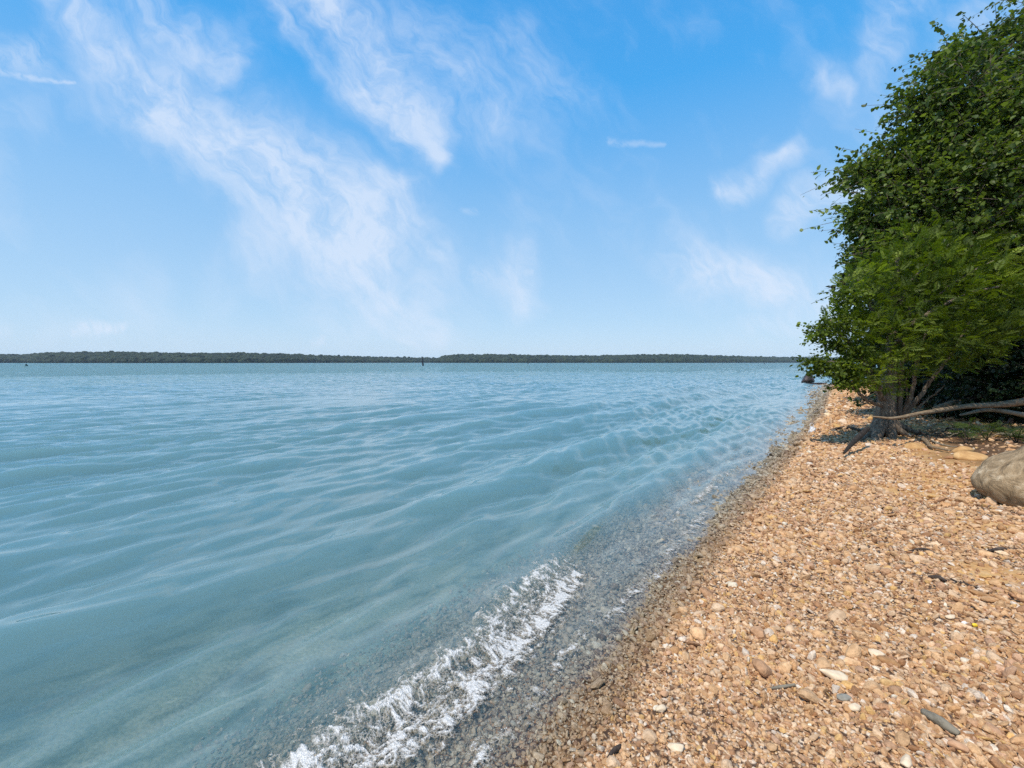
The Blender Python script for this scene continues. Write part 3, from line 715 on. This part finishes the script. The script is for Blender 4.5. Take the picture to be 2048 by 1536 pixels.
LQ = np.array([(0, 3, 2, 1), (0, 5, 4, 3)])
def leaves(mb, C, D, Nn, S, tint, shape=LEAF, quads=LQ):
    D = unit(D); Xa = unit(np.cross(D, Nn)); Nz = np.cross(Xa, D)
    L = shape[None] * S[:, None, None]
    V = C[:, None] + L[..., 0:1] * Xa[:, None] + L[..., 1:2] * D[:, None] + L[..., 2:3] * Nz[:, None]
    k = len(shape); base = (np.arange(len(C)) * k)[:, None, None]
    mb.add(V.reshape(-1, 3), (quads[None] + base).reshape(-1, 4), None, np.repeat(tint, k))
def twig_leaf_cluster(mb, wood, rng, centre, rad, n_twigs, per, lsize, droop=.25, tmean=.45, root=None):
    """leafy twigs radiating through an ellipsoid; leaves sit along each twig"""
    centre = np.asarray(centre); rad = np.asarray(rad)
    d0 = unit(rng.normal(0, 1, (n_twigs, 3))); rr = rng.uniform(.35, 1, n_twigs) ** .6
    tip = centre + d0 * rad * rr[:, None]
    start = centre + (tip - centre) * rng.uniform(.25, .6, n_twigs)[:, None] + rng.normal(0, .05, (n_twigs, 3))
    ext = unit(tip - start + rng.normal(0, .25, (n_twigs, 3)) * rad.mean() * .5) * np.where(rng.uniform(0, 1, n_twigs) < .16, rng.uniform(.6, 1.1, n_twigs), rng.uniform(.2, .5, n_twigs))[:, None] * (.45 if lsize < .06 else 1)
    tip2 = tip + ext * np.array((1, 1, .6)) + np.array((0, 0, -droop * .2))
    t = rng.uniform(0, 1, (n_twigs, per)) ** .8
    C = (start[:, None] + (tip2 - start)[:, None] * t[..., None] + rng.normal(0, .035, (n_twigs, per, 3))).reshape(-1, 3)
    dirs = (tip2 - start)[:, None] * np.ones((1, per, 1))
    D = unit(dirs.reshape(-1, 3)) * .6 + rng.normal(0, .7, (len(C), 3)) + np.array((0, 0, -droop))
    Nn = np.array((0, 0, 1.)) + rng.normal(0, .55, (len(C), 3))
    cl = tmean + .18 * rng.normal(0, 1, n_twigs)[:, None] + .16 * rng.normal(0, 1, (n_twigs, per))
    leaves(mb, C, D, Nn, lsize * rng.uniform(.5, 1.4, len(C)), np.clip(cl.ravel(), 0, 1))
    long_ = np.linalg.norm(tip2 - tip, axis=1) > .45
    for k in [q_ for q_ in range(n_twigs) if q_ % 7 == 0 or long_[q_]]:
        tube(wood, [start[k], (start[k] + tip2[k]) / 2 + np.array((0, 0, .03)), tip2[k]], [.009, .006, .003], 5, 4, 0, k)
def broad_tree(name, label, base, top, clusters, leaf, mat, seed, r0=.22, n_scale=1.0, tmean=.45, wood_mat=None, group=None):
    rng = np.random.default_rng(seed)
    root_ = empty(name, base, label, "tree", group)
    wood = MB(); crown = MB()
    tr_ = tube(wood, [np.array(base) - (0, 0, .2), np.array(base) * .6 + np.array(top) * .4 + rng.normal(0, .15, 3), top], [r0 * 1.3, r0 * .75, r0 * .25], 40, 14, .15, seed, flute=.1)
    for (c, rad) in clusters:
        c = np.array(c); rad = np.array(rad)
        ti = np.clip((c[2] - base[2]) / (top[2] - base[2]) - .22, .12, .95); s = tr_[int(ti * (len(tr_) - 1))]
        mid = (s * .45 + c * .55) + np.array((0, 0, .25)) + rng.normal(0, .15, 3)
        tube(wood, [s, mid, c], [r0 * .32, r0 * .2, .02], 16, 7, .15, seed + 5, wob=.1)
        vol = rad[0] * rad[1] * rad[2]
        nt_ = int(170 * n_scale * vol ** .66) + 16
        twig_leaf_cluster(crown, wood, rng, c, rad, nt_, 15, leaf, tmean=tmean + rng.normal(0, .14))
    crown.build("crown", mat, root_); wood.build("trunk", wood_mat or m_bark, root_, attrs=None)
    return root_
def cl(px, py, depth, rpx, ry=None, flat=1.0):
    R_ = rpx / F * depth
    return (P(px, py, depth), (R_, (ry or R_), R_ * flat))
gz = lambda x, y: float(ground(x, y))
# the tall broadleaf tree that fills the right of the picture
bx_, by_ = 13.2, 10.2
broad_tree("broadleaf_tree", "tall leafy broadleaf tree leaning over the beach, topmost against the sky at right",
    (bx_, by_, gz(bx_, by_)), P(2080, -60, 10.5),
    [cl(1915, 200, 9.6, 75), cl(1985, 260, 9.4, 90), cl(1870, 290, 9.8, 80), cl(1790, 330, 10.0, 62), cl(1724, 345, 10.2, 28, flat=.7), cl(1732, 462, 10.2, 26), cl(1845, 212, 9.8, 42), cl(1905, 118, 9.9, 40, flat=.6), cl(1735, 345, 10.2, 34, flat=.6), cl(1945, 360, 9.2, 100), cl(2040, 340, 9.0, 100),
     cl(1850, 400, 9.6, 95), cl(1760, 420, 10.0, 55), cl(1720, 430, 10.2, 30, flat=.7), cl(2000, 460, 9.0, 110), cl(1900, 490, 9.4, 105), cl(1800, 500, 9.7, 80), cl(2060, 230, 9.3, 80), cl(2070, 520, 9, 100),
     cl(1960, 600, 9.5, 90), cl(2110, 400, 9.5, 120), cl(2140, 200, 9.8, 110), cl(2120, 620, 9.5, 120)],
    .088, m_leaf, 21, .24, 1.55, .5)
# thin, sparse upper sprays
rng = np.random.default_rng(4)
bx_, by_ = 15.0, 11.0
broad_tree("broadleaf_tree", "sparse-topped tree whose open twigs reach highest at the top right corner",
    (bx_, by_, gz(bx_, by_)), P(2130, -200, 11.5),
    [cl(1935, 95, 10.6, 42, flat=.35), cl(1985, 75, 10.8, 36, flat=.3), cl(2020, 110, 10.8, 60, flat=.6), cl(1960, 150, 10.6, 60, flat=.6), cl(2045, 60, 11, 36, flat=.5), cl(2080, 130, 11, 80), cl(2070, 20, 11.2, 16), cl(2130, 60, 11.5, 60), cl(1905, 130, 10.6, 36, flat=.5), cl(2200, 100, 12, 150), cl(2180, -100, 12, 120)],
    .095, m_leaf, 27, .2, .5, .35)
# darker trees behind, farther along the bank
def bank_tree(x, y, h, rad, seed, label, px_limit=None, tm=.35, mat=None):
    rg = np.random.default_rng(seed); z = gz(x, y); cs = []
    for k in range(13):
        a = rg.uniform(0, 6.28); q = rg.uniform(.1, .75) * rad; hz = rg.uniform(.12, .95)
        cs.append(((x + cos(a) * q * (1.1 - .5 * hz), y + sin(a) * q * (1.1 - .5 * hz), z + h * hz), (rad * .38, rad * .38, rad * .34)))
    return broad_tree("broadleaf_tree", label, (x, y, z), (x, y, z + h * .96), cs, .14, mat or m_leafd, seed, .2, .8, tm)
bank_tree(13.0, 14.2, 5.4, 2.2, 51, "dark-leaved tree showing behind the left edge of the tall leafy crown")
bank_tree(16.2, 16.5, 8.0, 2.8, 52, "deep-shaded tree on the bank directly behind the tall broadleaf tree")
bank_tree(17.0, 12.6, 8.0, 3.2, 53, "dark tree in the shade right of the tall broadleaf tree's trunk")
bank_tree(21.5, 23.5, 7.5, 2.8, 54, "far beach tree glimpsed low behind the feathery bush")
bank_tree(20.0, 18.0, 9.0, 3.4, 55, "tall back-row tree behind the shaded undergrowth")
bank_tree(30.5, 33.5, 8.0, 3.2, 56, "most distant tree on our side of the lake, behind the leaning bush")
# the slim limb with pale bark at the crown's left edge
def shrub(x, y, h, rad, seed, label, mat, n=9, leaf=.10, tm=.3, sc_=1.2):
    rg = np.random.default_rng(seed); z = gz(x, y); root_ = empty("shrub", (x, y, z), label, "shrub")
    wood = MB(); crown = MB()
    for k in range(n):
        a = rg.uniform(0, 6.28); q = rg.uniform(.0, .7) * rad; c = np.array((x + cos(a) * q, y + sin(a) * q, z + h * rg.uniform(.15, .8)))
        tube(wood, [(x + rg.normal(0, .08), y + rg.normal(0, .08), z - .05), c * .5 + np.array((x, y, z)) * .5 + rg.normal(0, .06, 3), c], [.025, .018, .008], 10, 6, .1, k)
        R_ = rad * .48; twig_leaf_cluster(crown, wood, rg, c, (R_, R_, R_ * .8), int(150 * sc_ * R_ ** 2) + 8, 14, leaf, tmean=tm)
    crown.build("foliage", mat, root_); wood.build("stems", m_dark, root_); return root_
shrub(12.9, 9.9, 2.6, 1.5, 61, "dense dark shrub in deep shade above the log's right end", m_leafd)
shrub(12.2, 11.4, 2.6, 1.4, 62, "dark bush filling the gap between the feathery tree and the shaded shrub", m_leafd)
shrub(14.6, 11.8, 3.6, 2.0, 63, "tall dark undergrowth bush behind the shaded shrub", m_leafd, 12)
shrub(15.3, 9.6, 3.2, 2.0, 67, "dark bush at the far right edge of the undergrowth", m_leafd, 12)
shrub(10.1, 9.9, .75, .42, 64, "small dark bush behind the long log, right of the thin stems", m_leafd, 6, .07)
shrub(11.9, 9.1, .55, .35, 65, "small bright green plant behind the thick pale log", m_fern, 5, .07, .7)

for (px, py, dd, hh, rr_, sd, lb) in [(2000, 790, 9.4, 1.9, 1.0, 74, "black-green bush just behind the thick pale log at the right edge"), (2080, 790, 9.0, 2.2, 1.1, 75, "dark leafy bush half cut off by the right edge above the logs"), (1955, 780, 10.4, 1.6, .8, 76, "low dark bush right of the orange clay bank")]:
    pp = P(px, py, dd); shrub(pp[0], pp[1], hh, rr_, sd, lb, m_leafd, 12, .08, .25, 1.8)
# ------------------------------------------------------------------ the feathery tree at the water's edge
FR = [(0, 0, 0)]
def fronds(mb, rng, C, D, L, tint, nl=13, wleaf=.0085, lleaf=.30):
    """feathery sprays: a drooping midrib carrying two rows of narrow leaflets"""
    n = len(C); D = unit(D); up = np.array((0, 0, 1.)) + rng.normal(0, .45, (n, 3))
    S = unit(np.cross(D, up)); Nn = np.cross(S, D)
    t = np.linspace(.08, 1, nl)
    for sgn in (-1, 1):
        base = C[:, None] + D[:, None] * (L[:, None] * t)[..., None] - Nn[:, None] * (L[:, None] * .18 * t ** 2)[..., None]
        ll = (L * lleaf)[:, None] * (np.sin(t * pi * .86 + .35) * .9 + .15)[None]
        ld_ = S[:, None] * sgn * .9 + D[:, None] * .55 + rng.normal(0, .12, (n, nl, 3)) - Nn[:, None] * .15
        ld_ = ld_ / np.linalg.norm(ld_, axis=2)[..., None]
        tip = base + ld_ * ll[..., None]
        wd = D[:, None] * (wleaf / 2) * np.ones((1, nl, 1))
        mid = (base + tip) / 2
        V = np.stack([base, mid - wd * 1.0, tip, mid + wd * 1.0], 2).reshape(-1, 3)
        m_ = n * nl; Qf = (np.arange(m_) * 4)[:, None] + np.arange(4)[None]
        mb.add(V, Qf, None, np.repeat(np.clip(tint[:, None] + rng.normal(0, .07, (n, nl)), 0, 1).ravel(), 4))
rng = np.random.default_rng(99)
tb = G(1768, 874); tb = np.array((tb[0], tb[1] + .05, gz(tb[0], tb[1])))
root = empty("feathery_tree", tb, "bright green feathery-leaved tree with flared trunk at the top of the beach", "tree")
wood = MB(); crown = MB()
D0 = tb[1]
trk = tube(wood, [P(1766, 900, D0), P(1770, 845, D0), P(1776, 780, D0 + .05), P(1784, 690, D0 + .15), P(1790, 590, D0 + .3), P(1796, 510, D0 + .4)], [.24, .16, .13, .09, .06, .03], 60, 22, .16, 5, flute=.16)
for k, (ex, ey, dd, r_) in enumerate([(1722, 884, -.25, .07), (1745, 893, -.45, .09), (1790, 893, -.4, .09), (1820, 888, -.2, .07), (1808, 880, .2, .06), (1735, 872, .15, .06), (1850, 876, -.1, .05)]):
    s = P(1768 + (ex - 1768) * .25, 845, D0 + dd * .3); e = P(ex, ey, D0 + dd); e[2] = gz(e[0], e[1]) - .02
    m1 = (s + e) / 2; m1[2] = e[2] + .10
    tube(wood, [s, m1, e], [r_ * 1.3, r_, r_ * .35], 20, 8, .2, k + 2)
limbs = [([(1766, 800), (1740, 745), (1700, 690), (1662, 640)], [7.2, 7.1, 7.0, 6.9], .06), ([(1770, 790), (1735, 745), (1690, 728), (1630, 722)], [7.2, 7.0, 6.8, 6.7], .045),
         ([(1764, 812), (1735, 790), (1700, 775)], [7.2, 6.9, 6.7], .035),
         ([(1795, 838), (1803, 760), (1800, 690), (1820, 600)], [7.5, 7.4, 7.3, 7.3], .06), ([(1800, 836), (1830, 780), (1836, 720), (1870, 620)], [7.5, 7.3, 7.2, 7.1], .045),
         ([(1805, 836), (1845, 790), (1880, 730), (1940, 640)], [7.5, 7.3, 7.1, 6.9], .045), ([(1780, 700), (1840, 640), (1930, 590), (2010, 570)], [7.4, 7.1, 6.8, 6.6], .05),
         ([(1784, 680), (1740, 610), (1715, 560)], [7.5, 7.4, 7.3], .04), ([(1788, 640), (1830, 560), (1880, 520)], [7.6, 7.4, 7.3], .035),
         ([(1800, 836), (1815, 790), (1822, 740)], [7.5, 7.4, 7.3], .03), ([(1810, 838), (1860, 800), (1890, 770)], [7.5, 7.3, 7.2], .02), ([(1790, 600), (1860, 600), (1990, 520)], [7.6, 7.2, 7.0], .03)]
DD = D0 - 7.45
for k, (pp, ds, r_) in enumerate(limbs):
    tube(wood, [P(q[0], q[1], dd + DD) for q, dd in zip(pp, ds)], [r_, r_ * .7, r_ * .3], 26, 8, .15, k + 60, wob=.08)
wood.build("trunk", m_bark, root)
fcl = [(1790, 540, 7.6, 65, .8), (1850, 530, 7.4, 80, .7), (1720, 560, 7.4, 38, .8), (1740, 610, 7.3, 60, .9), (1810, 610, 7.1, 90, .8), (1900, 580, 7.1, 90, .7), (1980, 570, 7.0, 70, .6), (2000, 640, 6.9, 60, .6),
       (1700, 650, 7.1, 48, .8), (1760, 680, 6.9, 70, .8), (1850, 680, 6.9, 80, .6), (1930, 660, 6.9, 80, .6), (1800, 730, 6.8, 50, .8), (1870, 730, 7.1, 48, .5), (1940, 710, 7.1, 45, .5),
       (1730, 740, 6.8, 45, .7), (1772, 778, 6.9, 26, .6), (1700, 768, 6.8, 30, .4), (1910, 500, 7.6, 60, .5), (1820, 480, 7.8, 45, .5), (1960, 520, 7.5, 60, .6)]
for (px, py, dd, rp, fl) in fcl:
    c, rad = cl(px, py, dd + DD, rp, None, fl)
    rad = np.array(rad) * np.array((1, 1.15, 1)); n = int(270 * (rp / 70) ** 2) + 12; ct = rng.normal(0, .14)
    if py > 720: n = int(n * .6)
    dv = unit(rng.normal(0, 1, (n, 3))); q = rng.uniform(.15, 1, n) ** .5
    C = c + dv * rad * q[:, None]
    D = dv * np.array((1, 1, .5)) * .7 + np.array((.12, -.1, .32)) + rng.normal(0, .42, (n, 3))
    fronds(crown, rng, C, D, rng.uniform(.11, .25, n), np.clip(.45 + ct + rng.normal(0, .2, n), 0, 1), 11, .021)
# small-leaved twigs on the lake side
for (px, py, dd, rp, fl) in [(q[0] + 14, *q[1:]) for q in [(1640, 655, 6.9, 30, .6), (1665, 640, 7.0, 30, .7), (1620, 672, 6.8, 18, .5), (1655, 690, 6.9, 26, .5), (1612, 724, 6.7, 20, .35), (1645, 735, 6.7, 30, .4), (1680, 725, 6.8, 28, .5), (1670, 600, 7.0, 18, .9), (1690, 590, 7.1, 26, .9), (1700, 700, 6.9, 26, .6), (1670, 765, 6.8, 26, .4), (1690, 745, 6.8, 26, .5)]]:
    c, rad = cl(px, py, dd + DD, rp, None, fl)
    twig_leaf_cluster(crown, crown_w := MB(), rng, c, np.array(rad) * .8, int(34 * (rp / 26) ** 1.5), 14, .052, tmean=.35)
    crown_w.C = []
    if crown_w.V: crown.add(np.concatenate(crown_w.V), np.concatenate(crown_w.Q), np.concatenate(crown_w.T), np.full(crown_w.n, .05))
crown.build("crown", m_fern, root)
# low feathery seedlings in the shade
def seedling(px, py, depth, h, label, seed):
    rg = np.random.default_rng(seed); c = P(px, py, depth); z = gz(c[0], c[1]); base = np.array((c[0], c[1], z))
    r_ = empty("seedling", base, label, "plant"); st = MB(); fo = MB()
    for k in range(4):
        e = base + np.array((rg.normal(0, .25), rg.normal(0, .15), h * rg.uniform(.6, 1)))
        tube(st, [base - (0, 0, .02), (base + e) / 2 + (0, 0, .05), e], [.008, .005, .003], 8, 5, .1, k)
        n = 16; t = rg.uniform(.3, 1.05, n)[:, None]; C = base + (e - base) * t
        fronds(fo, rg, C, rg.normal(0, .7, (n, 3)) * np.array((1, 1, .3)) + np.array((0.2, 0, .2)), rg.uniform(.09, .2, n), np.clip(.6 + rg.normal(0, .2, n), 0, 1))
    fo.build("foliage", m_fern2, r_); st.build("stems", m_dark, r_)
seedling(1935, 850, 6.9, .34, "leftmost of the three small feathery plants under the long bleached log", 71)
seedling(1975, 846, 7.2, .30, "middle one of the three small feathery plants under the long bleached log", 72)
seedling(2035, 862, 6.9, .30, "rightmost of the three small feathery plants, above the boulder at the right edge", 73)

# ------------------------------------------------------------------ far shore
m_far = leaf_material("far_canopy", (.006, .012, .006), (.015, .026, .011), (.038, .052, .021), .0, .9)
m_fl, nt, out = material("far_bank"); co = nt.new('ShaderNodeTexCoord').outputs['Object']
nt.l.new(nt.principled(nt.ramp(nt.noise(co, .05, 5, .6), [(.35, (.010, .013, .010)), (.6, (.03, .03, .022)), (.8, (.06, .045, .035))]), .95), out.inputs[0])
def far_shore(name, prof, label, seed, rows=9, rowgap=16):
    """prof: (photo x, distance, treetop height above water)"""
    rg = np.random.default_rng(seed); prof = np.array(prof, float)
    # terrain strip
    xs = np.linspace(prof[0, 0], prof[-1, 0], 90); ds = np.interp(xs, prof[:, 0], prof[:, 1]); hs_ = np.interp(xs, prof[:, 0], prof[:, 2])
    GX = (xs - 1024) / F
    V = []; nrow = 8
    for k in range(nrow):
        back = [0, 4, 14, 50, 120, 260, 420, 700][k]; zf = [-2, 1.0, 2.2, .18, .3, .42, .48, .3][k]
        Dd = ds + back; zz = np.full(len(xs), zf) if k < 3 else np.maximum(hs_ - 17, 1.5) * zf * 1.6
        V.append(np.c_[GX * Dd, Dd, zz])
    V = np.concatenate(V); nx = len(xs); i = np.arange(nrow - 1)[:, None] * nx; j = np.arange(nx - 1)[None]
    Qt = np.stack([i + j, i + j + 1, i + nx + j + 1, i + nx + j], -1).reshape(-1, 4)
    tag(mk(name[0], V, Qt, m_fl), label[0], None, kind='structure')
    mb = MB()
    span = np.hypot(np.diff(GX * ds), np.diff(ds)).sum()
    for row in range(rows):
        back = 5 + row * rowgap; nb = int(span / 5.2)
        xx = np.interp(np.linspace(0, 1, nb), np.linspace(0, 1, len(xs)), xs) + rg.normal(0, 2, nb)
        dd = np.interp(xx, xs, ds) + back + rg.uniform(-4, 4, nb); hh = np.interp(xx, xs, hs_)
        frac = min(1, .50 + .5 * row / (rows - 1) * 1.15) if rows > 1 else 1
        for q in range(nb):
            R_ = rg.uniform(4.0, 8.0); top = hh[q] * frac * (dd[q] / (dd[q] - back)) ** .3 + rg.normal(0, 1.0) + (rg.uniform(0, 3) if rg.uniform() < .06 else 0)
            X_ = (xx[q] - 1024) / F * dd[q]
            base = ICO1 if row % 2 else ICO2
            for lay in range(2 if row < 2 else 1):
                tz = top - lay * R_ * 1.3
                c_ = np.array((X_ + rg.normal(0, 2) * lay, dd[q] - lay * 1.5, max(tz - R_ * .8, R_ * .55 + .5)))
                Vb = ICO2[0] * (1 + .30 * (fbm3(ICO2[0] + rg.uniform(0, 99, 3), 2.2, 2, 3) - .5)[:, None] * 2) * np.array((R_, R_, R_ * .8)) + c_
                tv = np.clip(rg.uniform(.15, .85) + rg.normal(0, .18, len(Vb)), 0, 1)
                mb.add(Vb, None, ICO2[1], tv)
    o = mb.build(name[1], m_far, smooth=False); tag(o, label[1], "woods", kind='stuff')
far_shore(("far_land", "far_woods"), [(-500, 900, 25), (-150, 940, 25), (0, 1000, 22), (60, 1040, 22), (85, 900, 24), (250, 880, 25), (370, 900, 22), (460, 930, 24), (560, 1000, 23), (640, 1100, 21), (740, 1300, 20), (850, 1500, 19), (900, 1700, 19), (980, 1900, 22)],
          ("dark low bank of the far shore on the left", "long dark wooded far shore across the left half of the lake"), 81)
far_shore(("far_headland", "far_headland_woods"), [(868, 1260, 8), (885, 1200, 20), (910, 1180, 24), (1000, 1180, 25), (1060, 1190, 23), (1120, 1230, 23), (1180, 1260, 22), (1230, 1200, 23), (1300, 1220, 25), (1370, 1200, 25), (1450, 1350, 23), (1560, 1600, 22), (1650, 1800, 24), (1900, 2000, 26)],
          ("dark low bank of the wooded headland across the lake", "dark wooded headland across the lake, right of the channel post"), 82)

# ------------------------------------------------------------------ air
m_h, nt, out = material("haze_air")
pv = nt.new('ShaderNodeVolumePrincipled'); pv.inputs['Density'].default_value = 0.00007; pv.inputs['Color'].default_value = (.80, .90, 1.0, 1); nt.l.new(pv.outputs[0], out.inputs['Volume'])
hx = np.array([(x, y, z) for z in (-12, 75) for y in (-60, 6900) for x in (-7200, 7200)], float)
tag(mk("haze", hx, np.array([(0, 2, 3, 1), (4, 5, 7, 6), (0, 1, 5, 4), (2, 6, 7, 3), (0, 4, 6, 2), (1, 3, 7, 5)]), m_h, smooth=False), "thin blue haze over the lake", None, kind='stuff')
# ------------------------------------------------------------------ markers on the water
m_post = stone_mat("weathered_post", (.008, .010, .014), (.02, .022, .028), None, 3, .8, .02)
m_buoy = stone_mat("green_buoy_paint", (.004, .03, .032), (.01, .055, .055), None, 2, .5, .01)
def at_water(px, py):
    a = P(px, py, 1.0); t = CAM_Z / (CAM_Z - a[2]); return np.array((a[0] * t, t, 0.0))
b0 = at_water(846.5, 731.5); sc_px = b0[1] / F
root = empty("channel_post", b0, "tall dark leaning channel post standing alone in the lake", "post")
mb = MB(); tube(mb, [(0, 0, -1), (-1.2 * sc_px, 0, 9 * sc_px), (-2.4 * sc_px, 0, 19 * sc_px)], [2.1 * sc_px, 1.4 * sc_px, .6 * sc_px], 20, 10, .15, 3); o = mb.build("pole", m_post); o.parent = root
mb = MB(); tube(mb, [(-1.0 * sc_px, 0, 10.5 * sc_px), (-1.3 * sc_px, 0, 14.5 * sc_px)], [.9 * sc_px, 1.25 * sc_px, .5 * sc_px], 8, 10, .1, 4); o = mb.build("marker_board", m_post); o.parent = root
def buoy(px, py, wpx, hpx, label, mat):
    b = at_water(px, py); k = b[1] / F; r_ = empty("buoy", b, label, "buoy", None)
    mb = MB(); tube(mb, [(0, 0, -.3), (0, 0, hpx * k * .3), (-.1 * wpx * k, 0, hpx * k * .45)], [wpx * k * .5, wpx * k * .5, wpx * k * .3], 10, 14, .02, 1); o = mb.build("float", mat); o.parent = r_
    mb = MB(); tube(mb, [(-.05 * wpx * k, 0, hpx * k * .4), (-.15 * wpx * k, 0, hpx * k)], [wpx * k * .32, wpx * k * .25], 8, 12, .02, 2); o = mb.build("top_marker", mat); o.parent = r_
buoy(53, 732.3, 4.2, 4.6, "dark green can buoy on the water at the far left", m_buoy)
buoy(1056, 728.2, 2.2, 2.6, "tiny dark buoy in front of the wooded headland, right of the channel post", m_post)
buoy(1528.5, 728.2, 2.2, 2.2, "tiny dark buoy near the far shore just left of the beach trees", m_post)
